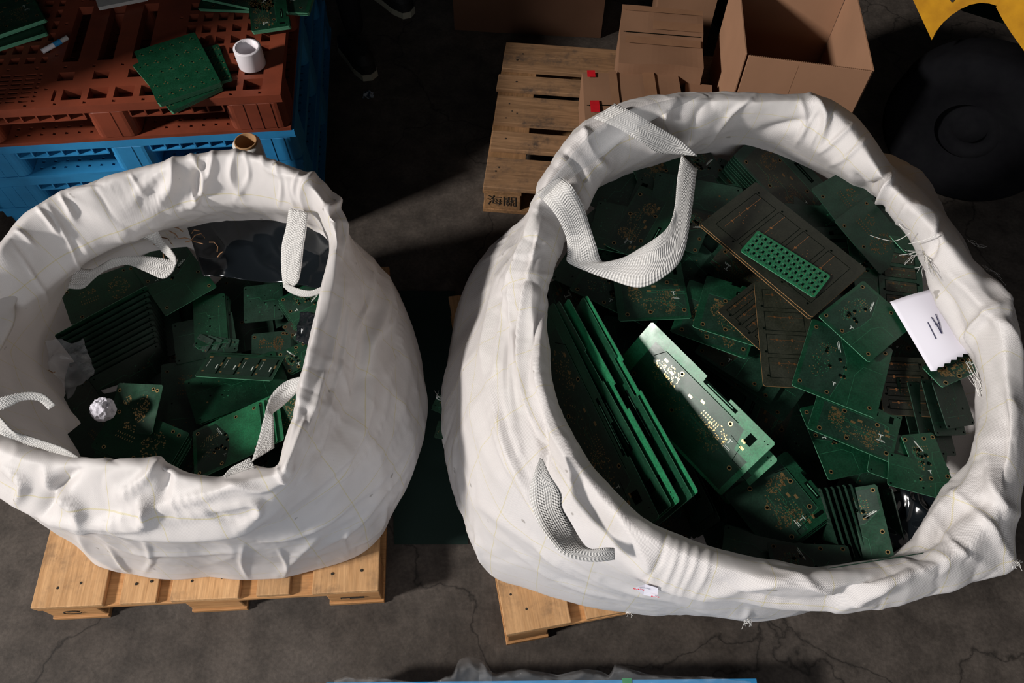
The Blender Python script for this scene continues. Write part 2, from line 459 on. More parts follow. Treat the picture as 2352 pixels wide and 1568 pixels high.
def rounded_box(x0, x1, y0, y1, z0, z1, r, seg=5):
    pts = []
    for cx, cy, a0 in ((x1-r, y1-r, 0), (x0+r, y1-r, 90), (x0+r, y0+r, 180), (x1-r, y0+r, 270)):
        for k in range(seg+1):
            a = math.radians(a0+90*k/seg); pts.append((cx+r*math.cos(a), cy+r*math.sin(a)))
    n = len(pts); v = [(x, y, z0) for x, y in pts]+[(x, y, z1) for x, y in pts]
    f = [tuple(range(n-1, -1, -1)), tuple(range(n, 2*n))]+[(i, (i+1) % n, n+(i+1) % n, n+i) for i in range(n)]
    return v, f

def plastic_pallet(loc, rz, m, label, group):
    e = empty('plastic_pallet', loc, label, 'pallet', group, rz)
    V, Fc = DECK; mesh_obj('deck', [(x, y, z) for x, y, z in V], Fc, m, e)
    V, Fc = BOT; mesh_obj('bottom_deck', V, Fc, m, e)
    bx = ((0, .19), (.48, .62), (PW-.19, PW)); by = ((0, .15), (.48, .62), (PD-.15, PD))
    for ix, (x0, x1) in enumerate(bx):
        for iy, (y0, y1) in enumerate(by):
            v, f = rounded_box(x0, x1, y0, y1, .012, PH-.03, .03)
            o = mesh_obj('block', v, f, m, e)
            b = o.modifiers.new('bevel', 'BEVEL'); b.width = .003; b.limit_method = 'ANGLE'
            if iy == 0:
                g = MB()
                for q in range(1, 4 if ix != 1 else 2):
                    xx = x0+.02+(x1-x0-.02)*q/(4 if ix != 1 else 2); g.box(xx-.0012, xx+.0012, y0-.0015, y0+.004, .014, PH-.032)
                g.build('block_rib', m, e)
    g = MB()
    for x0, x1 in ((.19, .48), (.62, .91)):
        g.box(x0, x1, .001, .05, PH-.058, PH-.053)
        n = 6
        for k in range(n+1): x = x0+(x1-x0)*k/n; g.box(x-.0025, x+.0025, .001, .06, PH-.055, PH-.028)
        g.box(x0, x1, .058, .064, PH-.055, PH-.028)
    g.build('edge_ribs', m, e)
    return e

rc = P(647, 217, .60); rl = P(5, 253, .60); sang = math.atan2(rc.y-rl.y, rc.x-rl.x)
ex = Vector((math.cos(sang), math.sin(sang), 0))
so = Vector((rc.x, rc.y, 0))-ex*PW
def on_stack(px, py, z): return P(px, py, z)
for k, (mm, lab, dx) in enumerate(((M['blue'], 'lowest blue plastic pallet of the stack, resting on the floor', .012),
                               (M['blue'], 'middle blue plastic pallet of the stack', 0), (M['blue'], 'upper blue plastic pallet directly under the red one', .004),
                               (M['red'], 'rust red plastic pallet on top of the blue pallets', -.004))):
    o = so+ex*dx
    plastic_pallet((o.x, o.y, .15*k), sang, mm, lab, 'plastic pallets')
fp = P(870, 1566, .15); fq = P(1737, 1558, .15); fa = math.atan2(fq.y-fp.y, fq.x-fp.x); fe = Vector((math.cos(fa), math.sin(fa), 0)); fn = Vector((-fe.y, fe.x, 0))
fo = fq-fe*1.1-fn*1.1
plastic_pallet((fo.x, fo.y, 0), fa, M['blue'], 'blue plastic pallet whose far edge shows at the bottom of the picture', 'plastic pallets')
sp = P(1440, 1562, .151)
g = MB(); g.box(-.012, .012, -.5, .004, 0, .0012); g.box(-.012, .012, .004, .0052, -.15, .0012)
tag(g.build('strapping_band', M['greenstrap'], loc=(sp.x, sp.y, .151)), 'green plastic band across the far edge of the front blue pallet', 'strap')

# ------------------------------------------------------------------ cartons
def solid_carton(loc, rz, w, d, h, m, label, tapes=(), seam=True, wob=.006, group='closed cartons'):
    e = empty('cardboard_carton', loc, label, 'box', group, rz)
    bm = bmesh.new(); bmesh.ops.create_cube(bm, size=1)
    for vv in bm.verts: vv.co = ((vv.co.x+.5)*w, (vv.co.y+.5)*d, (vv.co.z+.5)*h)
    bmesh.ops.subdivide_edges(bm, edges=bm.edges, cuts=14, use_grid_fill=True)
    for vv in bm.verts:
        n = noise.noise_vector(vv.co*6+Vector((w*9, d*7, 0))); vv.co += n*wob
    me = bpy.data.meshes.new('carton_body'); bm.to_mesh(me); bm.free(); me.materials.append(m)
    o = bpy.data.objects.new('carton_body', me); C.objects.link(o); o.parent = e
    if seam:
        g = MB(); g.box(.01, w-.01, d*.5-.0015, d*.5+.0015, h+.0055, h+.0068); g.build('flap_seam', M['hole'], e)
    for x0, x1, y0, y1, mm in tapes:
        g = MB(); nx = 14
        A = [(x0+(x1-x0)*i/nx, y0, 0) for i in range(nx+1)]; Bq = [(x0+(x1-x0)*i/nx, y1, 0) for i in range(nx+1)]
        lift = lambda p: (p[0], p[1], h+.0085)
        g.quadstrip([lift(p) for p in A], [lift(p) for p in Bq])
        g.build('tape_strip', mm, e)
    return e
def at_deg(a, b): return math.atan2(b.y-a.y, b.x-a.x)
cl0 = P(1335, 167, .31); cl1 = P(1548, 167, .31)
r = at_deg(cl0, cl1); u = Vector((math.cos(r), math.sin(r), 0)); n = Vector((-u.y, u.x, 0))
o = cl0-n*.36
solid_carton((o.x, o.y-.005, .146), r, .36, .355, .17, M['carton2'], 'low taped carton with red tape marks near its corners, on the slatted pallet',
             [(.10, .13, 0, .36, M['tape']), (.225, .27, 0, .36, M['tape']), (.02, .05, .325, .362, M['redtape']), (.022, .055, .14, .2, M['redtape'])])
cu0 = P(1422, 150, .365); cu1 = P(1640, 168, .365)
r = at_deg(cu0, cu1)
solid_carton((cu0.x, cu0.y+.022, .15), r, .31, .33, .215, M['carton2'], 'squashed carton with dark tape bands, behind the red-marked carton',
             [(.02, .3, .10, .14, M['tape']), (.12, .31, .19, .24, M['tape']), (.0, .31, .29, .32, M['tape'])], wob=.01)
c0 = P(1556, 185, .29)
solid_carton((c0.x+.015, c0.y-.21, .146), -.08, .10, .2, .14, M['carton2'], 'small carton squeezed between the red-marked carton and the open box', seam=False)
c0 = P(1508, 34, .2)
solid_carton((c0.x, c0.y+.02, 0), -.1, .24, .3, .33, M['carton2'], 'carton standing behind the pallet, at the top edge of the picture', seam=False, wob=.003)
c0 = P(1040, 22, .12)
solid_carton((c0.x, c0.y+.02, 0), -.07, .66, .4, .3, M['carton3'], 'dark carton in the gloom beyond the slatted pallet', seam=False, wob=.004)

# open carton
k0 = P(1716, 128, .60); k1 = P(2004, 168, .60); r = at_deg(k0, k1)+.02
u = Vector((math.cos(r), math.sin(r), 0)); n = Vector((-u.y, u.x, 0)); cw = (k1-k0).length; cdp = .47; ch = .455
OC = empty('open_cardboard_box', (k0.x, k0.y, .145), 'tall open empty cardboard box with upright walls behind the larger sack', 'box', None, r)
tk = .006
def wall(name, x0, x1, y0, y1, z0=0, z1=ch, lean=0, ax=None):
    g = MB(); g.box(x0, x1, y0, y1, z0, z1); k = len(g.v)-4
    if lean:
        for i in range(k, k+4): x, y, z = g.v[i]; g.v[i] = (x+(lean if ax == 'x' else 0), y+(lean if ax == 'y' else 0), z)
    g.v = [(x-.10*y, y, z) for x, y, z in g.v]          # the open box has racked out of square
    return g.build(name, M['carton'], OC, bevel=.001)
wall('side_panel', -.004, tk-.004, .012, cdp, lean=0, ax='x')
wall('front_panel', .006, cw, 0, tk)
wall('side_panel', cw-tk+.004, cw+.004, .008, cdp, lean=.004, ax='x')
wall('back_panel', 0, cw, cdp, cdp+tk)
wall('bottom_panel', 0, cw, tk, cdp, 0, tk)
g = MB()
for i in range(60):
    x = .01+(cw-.015)*i/60; g.box(x, x+.003, .0008, tk-.0008, ch, ch+.0012)
g.build('corrugated_edge', M['carton2'], OC)
g = MB(); g.box(.17, .171, -.0006, 0, .05, ch-.01); g.build('crease', M['carton2'], OC)

# ------------------------------------------------------------------ forklift
fp0 = Vector((1.39, 2.26, .6)); fd = Vector((.78, -.62, 0)).normalized(); fnn = Vector((-fd.y, fd.x, 0))
def fpt(px, py): return PV(px, py, fp0, fnn)
FK = empty('forklift', (fp0.x, fp0.y, 0), 'yellow forklift with black tyre under its curved wheel arch', 'forklift')
def slab(name, pix, m, th, off=0):
    a = [fpt(*q)+fnn*off-Vector(FK.location) for q in pix]; b = [p+fnn*th for p in a]; k = len(a)
    fcs = [tuple(range(k)), tuple(range(2*k-1, k-1, -1))]+[(i, k+i, k+(i+1) % k, (i+1) % k) for i in range(k)]
    return mesh_obj(name, a+b, fcs, m, FK)
arch = [(2140, 92), (2150, 72), (2166, 52), (2185, 35), (2206, 21), (2228, 11), (2252, 6), (2272, 8), (2292, 14)]
slab('body_panel', [(2088, -60)]+[(2097, 0)]+arch+[(2300, -5), (2310, -60)], M['yellow'], .02)
slab('fender', [(2310, -60), (2300, -5), (2291, 12), (2306, 40), (2325, 70), (2352, 108), (2400, 175), (2440, 120), (2440, -60)], M['yellow'], .05, -.012)
slab('wheel_well', [(2097, -30), (2140, 92), (2150, 100), (2420, 190), (2420, -30)], M['hole'], .03, .22)
slab('chassis', [(2080, -420), (2088, -60), (2100, -10), (2440, -10), (2440, -420)], M['yellow'], .8, .26)
slab('number_plate_mark', [(2180, -6), (2186, 4), (2190, 4), (2197, -6)], M['stencil'], .002, -.003)
wr, wt = .30, .19
v, f = lathe([(.11, -wt/2+.03), (.16, -wt/2+.02), (.2, -wt/2), (wr-.03, -wt/2), (wr-.006, -wt/2+.02), (wr, -wt/2+.05), (wr, wt/2-.05), (wr-.03, wt/2), (.11, wt/2)], 56)
wc = Vector((1.66, 2.19, wr)); rm = Matrix(((fd.x, 0, fnn.x), (fd.y, 0, fnn.y), (0, 1, 0)))
tyre = mesh_obj('tyre', [rm @ Vector(q)+wc-Vector(FK.location) for q in v], f, M['rubber'], FK, smooth=True)
v, f = lathe([(0, -.05), (.05, -.055), (.06, -.03), (.1, -.03), (.118, -.055), (.12, .05)], 32)
mesh_obj('wheel_hub', [rm @ Vector(q)+wc-Vector(FK.location) for q in v], f, M['rubber'], tyre, smooth=True)

# ------------------------------------------------------------------ person in the dark behind the stack
def person():
    a = P(822, 140, .0); b = P(900, 6, .0)
    hip = Vector(((a.x+b.x)/2-.02, (a.y+b.y)/2+.06, .92))
    e = empty('person', (hip.x, hip.y, 0), 'person in black trousers and black shoes with pale soles, standing beyond the pallet stack', 'person')
    loc = Vector(e.location); bm = bmesh.new(); sk = bm.verts.layers.skin.verify()
    R = lambda p: Vector(p)-loc
    nodes = [(hip, .13), (hip+Vector((0, 0, .2)), .14), (hip+Vector((0, 0, .45)), .16), (hip+Vector((0, 0, .56)), .07), (hip+Vector((0, -.02, .68)), .085), (hip+Vector((0, -.02, .8)), .075)]
    fa_, fb_ = Vector((a.x, a.y+.05, .09)), Vector((b.x, b.y+.05, .09))
    nodes += [(hip+Vector((-.09, 0, -.06)), .09), ((fa_+hip)/2+Vector((-.05, -.03, 0)), .065), (fa_, .045)]
    nodes += [(hip+Vector((.09, 0, -.06)), .09), ((fb_+hip)/2+Vector((.05, -.03, 0)), .065), (fb_, .045)]
    nodes += [(hip+Vector((-.2, 0, .42)), .06), (hip+Vector((-.26, -.03, .14)), .045), (hip+Vector((-.24, -.16, -.05)), .035)]
    nodes += [(hip+Vector((.2, 0, .42)), .06), (hip+Vector((.26, -.03, .14)), .045), (hip+Vector((.24, -.16, -.05)), .035)]
    vs = []
    for p, rad in nodes: q = bm.verts.new(R(p)); q[sk].radius = (rad, rad); vs.append(q)
    vs[0][sk].use_root = True
    for i, j in ((0, 1), (1, 2), (2, 3), (3, 4), (4, 5), (0, 6), (6, 7), (7, 8), (0, 9), (9, 10), (10, 11), (2, 12), (12, 13), (13, 14), (2, 15), (15, 16), (16, 17)): bm.edges.new((vs[i], vs[j]))
    me = bpy.data.meshes.new('body'); bm.to_mesh(me); bm.free(); me.materials.append(M['trousers'])
    o = bpy.data.objects.new('body', me); C.objects.link(o); o.parent = e
    o.modifiers.new('skin', 'SKIN'); s = o.modifiers.new('sub', 'SUBSURF'); s.levels = s.render_levels = 2
    for q, yaw in ((a, .3), (b, .5)):
        prof = [(-.055, -.04), (-.03, -.05), (.05, -.048), (.13, -.05), (.19, -.035), (.205, 0), (.19, .035), (.13, .05), (.05, .04), (-.03, .045), (-.055, .035)]
        rot = Matrix.Rotation(yaw-math.pi/2+.25, 3, 'Z'); base = [rot @ Vector((x-.06, y, 0))+R((q.x, q.y, 0)) for x, y in prof]
        k = len(base); g = MB(); top = [p+Vector((0, 0, .03)) for p in base]
        g.quadstrip(base, top, close=True); g.poly(base[::-1]); g.poly(top); sh = g.build('shoe_sole', M['sole'], e)
        cen = sum(base, Vector())/k; g = MB(); lv = [[(cen+(p-cen)*s_)+Vector((0, 0, z)) for p in base] for s_, z in ((.97, .03), (.93, .07), (.7, .1), (.3, .11))]
        for A, Bq in zip(lv, lv[1:]): g.quadstrip(A, Bq, close=True)
        g.poly(lv[-1]); g.build('shoe_upper', M['shoe'], e, smooth=True)
person()

# dark blue cloth bundle behind the cartons
q = P(1625, 40, .3); v = []; f = []; nn = 26
for j in range(14):
    for i in range(nn):
        a = 2*math.pi*i/nn; rr = .11*math.sin(math.pi*min(.97, .12+j/14)); z = .02+.4*j/13
        p = Vector((rr*math.cos(a), rr*.8*math.sin(a), z)); p += noise.noise_vector(p*9)*.03; v.append(p)
for j in range(13):
    for i in range(nn): i2 = (i+1) % nn; f.append((j*nn+i, j*nn+i2, j*nn+nn+i2, j*nn+nn+i))
f.append(tuple(range(13*nn, 14*nn)))
tag(mesh_obj('cloth_bundle', v, f, M['navy'], smooth=True, loc=(q.x+.17, q.y+.33, 0)), 'dark blue cloth bundle between the rear carton and the open box', 'cloth')

# floor litter
q = P(847, 222, .0); bm = bmesh.new(); bmesh.ops.create_grid(bm, x_segments=10, y_segments=10, size=.022)
for vv in bm.verts: vv.co.z = .006+.007*noise.noise(vv.co*70)
me = bpy.data.meshes.new('foil_scrap'); bm.to_mesh(me); bm.free(); me.materials.append(M['foil'])
o = bpy.data.objects.new('foil_scrap', me); C.objects.link(o); o.location = (q.x, q.y, .004)
tag(o, 'crumpled silver foil scrap on the dark floor right of the pallet stack', 'foil')
q = [P(893, 668, .004), P(1046, 668, .004), P(1075, 1250, .004), P(905, 1250, .004)]
NGx, NGy = 16, 50; v = []; f = []
for j in range(NGy+1):
    for i in range(NGx+1):
        a, b = i/NGx, j/NGy; p = (q[0]*(1-a)+q[1]*a)*(1-b)+(q[3]*(1-a)+q[2]*a)*b
        v.append((p.x, p.y, .004+.004*abs(noise.noise(p*7))))
for j in range(NGy):
    for i in range(NGx): k = j*(NGx+1)+i; f.append((k, k+NGx+1, k+NGx+2, k+1))
tag(mesh_obj('tarpaulin', v, f, M['tarp'], smooth=True), 'dark green tarpaulin on the floor between the two white sacks', 'tarpaulin')

# stretch film roll standing behind the smaller sack
q = P(565, 318, .5)
e = empty('stretch_film_roll', (q.x, q.y-.01, 0), 'roll of stretch film on a brown cardboard core standing before the blue pallets', 'film roll')
v, f = lathe([(.0362, .492), (.0445, .487), (.045, .48), (.045, .015), (.0362, .01)], 48); mesh_obj('film_winding', v, f, M['stretch'], e, smooth=True)
v, f = lathe([(.0315, 0), (.0315, .499), (.0325, .5), (.0355, .5), (.0365, .498), (.0365, 0)], 48); mesh_obj('core', v, f, M['core'], e, smooth=True)
# tape roll
q = P(580, 148, .60)
e = empty('tape_roll', (q.x, q.y, .6002), 'roll of white packing tape standing on the red pallet', 'tape')
v, f = lathe([(.0375, 0), (.043, .001), (.0435, .003), (.0435, .065), (.043, .067), (.0375, .068)], 48)
mesh_obj('tape_winding', v, f, M['taperoll'], e, smooth=True)
v, f = lathe([(.0375, 0), (.0375, .068), (.0355, .068), (.0355, 0)], 48); mesh_obj('core', v, f, M['taperoll'], e, smooth=True)
# marker
a = P(97, 118, .612); b = P(155, 86, .612)
e = empty('marker_pen', a, 'white marker pen with blue middle lying on the red pallet', 'pen')
for s0, s1, rr, mm, nm in ((0, .45, .008, 'taperoll', 'barrel'), (.45, .72, .0085, 'blue', 'blue_band'), (.72, 1, .0075, 'foam', 'cap')):
    v, f = tube([(b-a)*s0, (b-a)*s1], rr, 12); mesh_obj(nm, v, f, M[mm], e)
# foam sheet at the top edge
q = [P(214, -20, .612), P(229, 24, .612), P(340, 2, .612), P(338, -60, .612)]
g = MB(); g.poly(q); g.poly([p+Vector((0, 0, .012)) for p in q]); g.quadstrip(q, [p+Vector((0, 0, .012)) for p in q], close=True)
tag(g.build('foam_sheet', M['foam']), 'pale grey foam sheet on the red pallet at the top edge of the picture', 'foam')

# ------------------------------------------------------------------ bulk bags
NT_, SUB = 900, 17
TH = np.linspace(-math.pi, math.pi, NT_, endpoint=False)

def ring(ctrl, cen, sig=2.2):
    pts = []
    for c in ctrl:
        if c[0] == 'w': pts.append((c[1], c[2], c[3]))
        else: pts.append(tuple(P(*c)))
    a = np.array(pts); dx, dy = a[:, 0]-cen[0], a[:, 1]-cen[1]
    th = np.arctan2(dy, dx); r = np.hypot(dx, dy); o = np.argsort(th)
    th, r, z = th[o], r[o], a[o, 2]
    t3 = np.concatenate([th-2*math.pi, th, th+2*math.pi])
    R = np.interp(TH, t3, np.tile(r, 3)); Z = np.interp(TH, t3, np.tile(z, 3))
    k = np.exp(-.5*(np.arange(-30, 31)*(360/NT_)/sig)**2); k /= k.sum()
    sm = lambda x: np.convolve(np.concatenate([x[-30:], x, x[:30]]), k, 'valid')
    R, Z = sm(R), sm(Z)
    return np.stack([cen[0]+R*np.cos(TH), cen[1]+R*np.sin(TH), Z], 1)

def bag_body(name, rings, cen, m, parent, folds, seed, amp=1.0, bottom=True):
    RR = np.stack([ring(c, cen, s) for c, s in rings])          # K x N x 3
    K = len(RR); prof = []; rk = []
    for i in range(K-1):
        p0, p1, p2, p3 = RR[max(i-1, 0)], RR[i], RR[i+1], RR[min(i+2, K-1)]
        for k in range(SUB):
            t = k/SUB
            q = .5*((2*p1)+(p2-p0)*t*.8+((2*p0-5*p1+4*p2-p3)*.8+(p1-p2)*(-.2)*1.0*0)*t*t+(3*p1-p0-3*p2+p3)*.8*t**3) if False else None
            m1, m2 = (p2-p0)*.36, (p3-p1)*.36
            h00, h10, h01, h11 = 2*t**3-3*t*t+1, t**3-2*t*t+t, -2*t**3+3*t*t, t**3-t*t
            prof.append(h00*p1+h10*m1+h01*p2+h11*m2); rk.append(i+t)
    prof.append(RR[-1]); rk.append(K-1)
    V = np.stack(prof); J = len(V); rk = np.array(rk)
    # cloth coordinates
    dv = np.linalg.norm(np.diff(V, axis=0), axis=2).mean(1); vv = np.concatenate([[0], np.cumsum(dv)])
    circ = np.linalg.norm(np.diff(np.concatenate([RR[3], RR[3][:1]]), axis=0), axis=1).sum(); uu = (TH+math.pi)/(2*math.pi)*circ
    def normals(V):
        du = np.roll(V, -1, 1)-np.roll(V, 1, 1); dvv = np.gradient(V, axis=0)
        n = np.cross(du, dvv); return n/(np.linalg.norm(n, axis=2, keepdims=True)+1e-9)
    n = normals(V)
    D = np.zeros((J, NT_))
    so_ = Vector((seed*3.1, seed*1.7, seed*.9))
    for j in range(J):
        wgt = 1.0 if rk[j] < 7.5 else .6
        for i in range(NT_):
            p = Vector(V[j, i])+so_
            w = noise.noise_vector(p*2.6)*.16; p2 = p+w
            a = 1-abs(noise.noise(Vector((p2.x*6, p2.y*6, p2.z*2.2))))
            m_ = min(1, max(0, noise.noise(p*2.7+Vector((9, 4, 2)))*2.6+.15))
            q1 = 1-abs(noise.noise(p2*9.0)); q2 = 1-abs(noise.noise(p2*13.0+Vector((3, 8, 1)))); q3 = 1-abs(noise.noise(p2*30.0))
            D[j, i] = wgt*amp*(.0065*(a**3-.35)+m_*(.006*q1**9-.0055*q2**9)+.0009*q3**5)
    ends = np.minimum(1, np.minimum(rk/.5, (K-1-rk)/.5))[:, None]
    D *= ends
    px, py = PX(V.reshape(-1, 3)); px = px.reshape(J, NT_); py = py.reshape(J, NT_)
    for pts, wpx, am in folds:
        pts = np.array(catmull([(a, b, 0) for a, b in pts], 4))[:, :2]; best = np.full((J, NT_), 1e9); tpar = np.zeros((J, NT_)); m_ = len(pts)-1
        box = (px > pts[:, 0].min()-3*wpx) & (px < pts[:, 0].max()+3*wpx) & (py > pts[:, 1].min()-3*wpx) & (py < pts[:, 1].max()+3*wpx)
        X, Y = px[box], py[box]; bb_ = best[box]; tt = tpar[box]
        for i in range(m_):
            ax_, ay_ = pts[i]; bx_, by_ = pts[i+1]; L2 = (bx_-ax_)**2+(by_-ay_)**2+1e-9
            t = np.clip(((X-ax_)*(bx_-ax_)+(Y-ay_)*(by_-ay_))/L2, 0, 1)
            d = np.hypot(X-ax_-t*(bx_-ax_), Y-ay_-t*(by_-ay_)); up = d < bb_
            bb_ = np.where(up, d, bb_); tt = np.where(up, (i+t)/m_, tt)
        pr = np.clip(1-bb_/(1.25*wpx), 0, 1)**2.1*np.sin(np.clip(tt, .04, .96)*math.pi)**.6
        add = np.zeros((J, NT_)); add[box] = 1.25*am*pr; D += add
    D = .6*D+.2*(np.roll(D, 1, 1)+np.roll(D, -1, 1))
    D[1:-1] = .6*D[1:-1]+.2*(D[2:]+D[:-2])
    V = V+n*D[:, :, None]
    V[:, :, 2] = np.maximum(V[:, :, 2], .1425)
    verts = V.reshape(-1, 3); faces = []; 
    for j in range(J-1):
        for i in range(NT_): i2 = (i+1) % NT_; faces.append((j*NT_+i, j*NT_+i2, (j+1)*NT_+i2, (j+1)*NT_+i))
    faces.append(tuple(range(NT_-1, -1, -1))); faces.append(tuple(range((J-1)*NT_, J*NT_)))
    o = mesh_obj(name, verts, faces, m, parent, smooth=True)
    uvl = o.data.uv_layers.new(name='cloth'); buf = np.zeros((len(o.data.loops), 2), np.float32)
    k = 0
    UV = buf
    for j in range(J-1):
        for i in range(NT_):
            u0, u1 = uu[i], uu[i]+circ/NT_
            UV[k] = (u0, vv[j]); UV[k+1] = (u1, vv[j]); UV[k+2] = (u1, vv[j+1]); UV[k+3] = (u0, vv[j+1]); k += 4
    uvl.data.foreach_set('uv', UV.ravel())
    return o

def ribbon(name, pairs, m, parent, th=.0028, sub=6, nx=5):
    A = catmull([P(*p[:3]) for p in pairs], sub); Bq = catmull([P(*p[3:]) for p in pairs], sub)
    v = []; f = []; uv = []; L = 0
    for i, (a, b) in enumerate(zip(A, Bq)):
        if i: L += float(np.linalg.norm((a+b-A[i-1]-Bq[i-1])/2))
        for k in range(nx+1):
            t = k/nx; p = a*(1-t)+b*t; v.append(p); uv.append((L, t*.055))
    for i in range(len(A)-1):
        for k in range(nx): q = i*(nx+1)+k; f.append((q, q+1, q+nx+2, q+nx+1))
    o = mesh_obj(name, v, f, m, parent, smooth=True)
    ul = o.data.uv_layers.new(name='cloth')
    for li, l in enumerate(o.data.loops): ul.data[li].uv = uv[l.vertex_index]
    s = o.modifiers.new('thick', 'SOLIDIFY'); s.thickness = th; s.offset = 0
    return o

def frays(name, parent, items, m=None):
    V = []; Fc = []
    for pts, r_ in items:
        c = catmull(pts, 5); v, f = tube(c, lambda i, r_=r_, n=len(c): r_*(1-.6*i/n), 4); k = len(V); V += v; Fc += [tuple(a+k for a in q) for q in f]
    return mesh_obj(name, V, Fc, m or M['thread'], parent, smooth=True)

def fray_tuft(px, py, z, n, length, dirpx, spread, r_=.0007):
    out = []
    for i in range(n):
        a = P(px+RNG.uniform(-10, 10), py+RNG.uniform(-6, 6), z)
        ang = math.atan2(dirpx[1], dirpx[0])+RNG.uniform(-spread, spread); L = length*RNG.uniform(.5, 1.1)
        b = P(px+math.cos(ang)*L*.5+RNG.uniform(-6, 6), py+math.sin(ang)*L*.5+RNG.uniform(-6, 6), z+RNG.uniform(0, .012))
        c = P(px+math.cos(ang)*L+RNG.uniform(-9, 9), py+math.sin(ang)*L+RNG.uniform(-9, 9), z+RNG.uniform(-.012, .015))
        out.append(([a, b, c], r_))
    return out

# ---- larger, right bag
RC = (.50, .96)
r_base = [(1112, 1302, .145), (1132, 1320, .145), (1200, 1338, .145), (1300, 1370, .145), (1430, 1400, .145), (1560, 1385, .145), ('w', .62, .56, .145), ('w', .85, .66, .145), ('w', 1.0, .85, .145), ('w', 1.0, 1.2, .145), ('w', .85, 1.52, .145), ('w', .45, 1.52, .145), ('w', .05, 1.46, .145), ('w', -.12, 1.35, .145), ('w', -.13, 1.1, .145), ('w', -.08, .85, .145)]
r_low = [(1108, 1296, .20), (1135, 1330, .22), (1200, 1345, .26), (1300, 1378, .27), (1430, 1404, .28), (1580, 1408, .32), (1650, 1412, .33), (1720, 1424, .36), (1800, 1412, .36), (1900, 1380, .36), ('w', .85, .6, .34), ('w', 1.08, .85, .3), ('w', 1.08, 1.2, .3), ('w', .9, 1.6, .3), ('w', .45, 1.62, .3), ('w', .02, 1.54, .3), ('w', -.17, 1.35, .3), (1040, 800, .28), (1030, 950, .3), (1040, 1060, .3), (1072, 1215, .26)]
r_bel = [(1100, 1262, .36), (1140, 1290, .40), (1200, 1310, .44), (1300, 1340, .46), (1430, 1374, .48), (1560, 1398, .50), (1650, 1408, .5), (1720, 1420, .5), (1800, 1410, .52), (1900, 1390, .52), (2100, 1340, .5), ('w', .98, .54, .5), ('w', 1.14, .85, .5), ('w', 1.15, 1.2, .5), ('w', 1.02, 1.5, .5), ('w', .8, 1.62, .5), ('w', .45, 1.62, .5), ('w', .05, 1.5, .55), ('w', -.1, 1.32, .58), (1045, 790, .52), (1022, 855, .5), (1016, 950, .48), (1026, 1050, .46), (1048, 1130, .42), (1072, 1200, .38)]
r_up = [(1150, 1215, .6), (1200, 1240, .62), (1300, 1290, .64), (1430, 1335, .66), (1560, 1370, .67), (1650, 1380, .67), (1720, 1385, .67), (1800, 1385, .67), (1900, 1370, .67), (2100, 1330, .66), ('w', .95, .5, .7), ('w', 1.12, .75, .7), ('w', 1.16, 1.1, .7), (2165, 495, .73), (2150, 438, .74), (2098, 386, .75), (2040, 362, .76), ('w', .75, 1.58, .74), ('w', .45, 1.56, .74), ('w', .1, 1.42, .76), (1170, 600, .80), (1140, 672, .78), (1105, 735, .76), (1082, 820, .74), (1070, 900, .72), (1072, 1000, .70), (1090, 1100, .66)]
r_neck = [(1215, 1160, .78), (1280, 1220, .77), (1360, 1275, .76), (1470, 1335, .76), (1560, 1350, .75), (1700, 1362, .75), (1800, 1375, .75), (1900, 1385, .75), (2000, 1380, .75), (2150, 1345, .76), (2260, 1310, .77), (2318, 1282, .78), ('w', 1.0, .58, .82), ('w', 1.06, .85, .84), ('w', 1.07, 1.1, .86), ('w', 1.0, 1.32, .88), ('w', .88, 1.43, .9), ('w', .6, 1.49, .92), ('w', .3, 1.42, .93), ('w', .1, 1.3, .92), (1205, 530, .9), (1175, 600, .9), (1165, 690, .88), (1150, 760, .87), (1140, 860, .86), (1145, 970, .85), (1165, 1080, .82)]
r_out = [(1222, 480, .98), (1240, 425, 1.0), (1285, 340, 1.03), (1340, 282, 1.05), (1430, 238, 1.06), (1540, 221, 1.06), (1640, 215, 1.06), (1740, 219, 1.06), (1800, 224, 1.06), (1860, 219, 1.06), (1905, 232, 1.05), (1962, 268, 1.04), (1990, 300, 1.04), (2020, 345, 1.03), (2050, 392, 1.02), (2100, 440, 1.01), (2150, 490, 1.0), (2205, 555, .99), (2236, 600, .98), (2285, 652, .97), (2325, 692, .97), (2340, 770, .96), (2356, 880, .95), (2366, 960, .94), (2362, 1050, .92), (2350, 1130, .9), (2336, 1190, .88), (2328, 1240, .86), (2337, 1300, .83), (2250, 1332, .82), (2150, 1363, .81), (2000, 1398, .80), (1900, 1406, .80), (1800, 1400, .8), (1700, 1380, .8), (1600, 1370, .80), (1540, 1354, .81), (1480, 1326, .82), (1420, 1272, .84), (1345, 1185, .85), (1270, 1095, .87), (1225, 980, .89), (1200, 860, .90), (1190, 760, .91), (1182, 680, .93), (1186, 590, .96), (1200, 530, .97)]
r_crest = [(1238, 474, 1.02), (1262, 415, 1.05), (1305, 348, 1.08), (1362, 294, 1.10), (1440, 254, 1.11), (1540, 236, 1.11), (1640, 231, 1.11), (1740, 236, 1.11), (1860, 234, 1.11), (1920, 262, 1.10), (1965, 315, 1.09), (2000, 368, 1.08), (2030, 415, 1.06), (2095, 478, 1.06), (2150, 535, 1.05), (2205, 605, 1.04), (2250, 665, 1.03), (2290, 710, 1.03), (2305, 790, 1.02), (2312, 880, 1.0), (2318, 960, .99), (2315, 1050, .97), (2295, 1120, .95), (2270, 1190, .93), (2230, 1255, .91), (2150, 1300, .9), (2000, 1340, .89), (1870, 1348, .89), (1700, 1315, .89), (1560, 1268, .9), (1480, 1230, .91), (1400, 1162, .91), (1330, 1072, .92), (1275, 970, .93), (1240, 870, .94), (1228, 770, .95), (1222, 690, .97), (1228, 600, .99), (1232, 530, 1.01)]
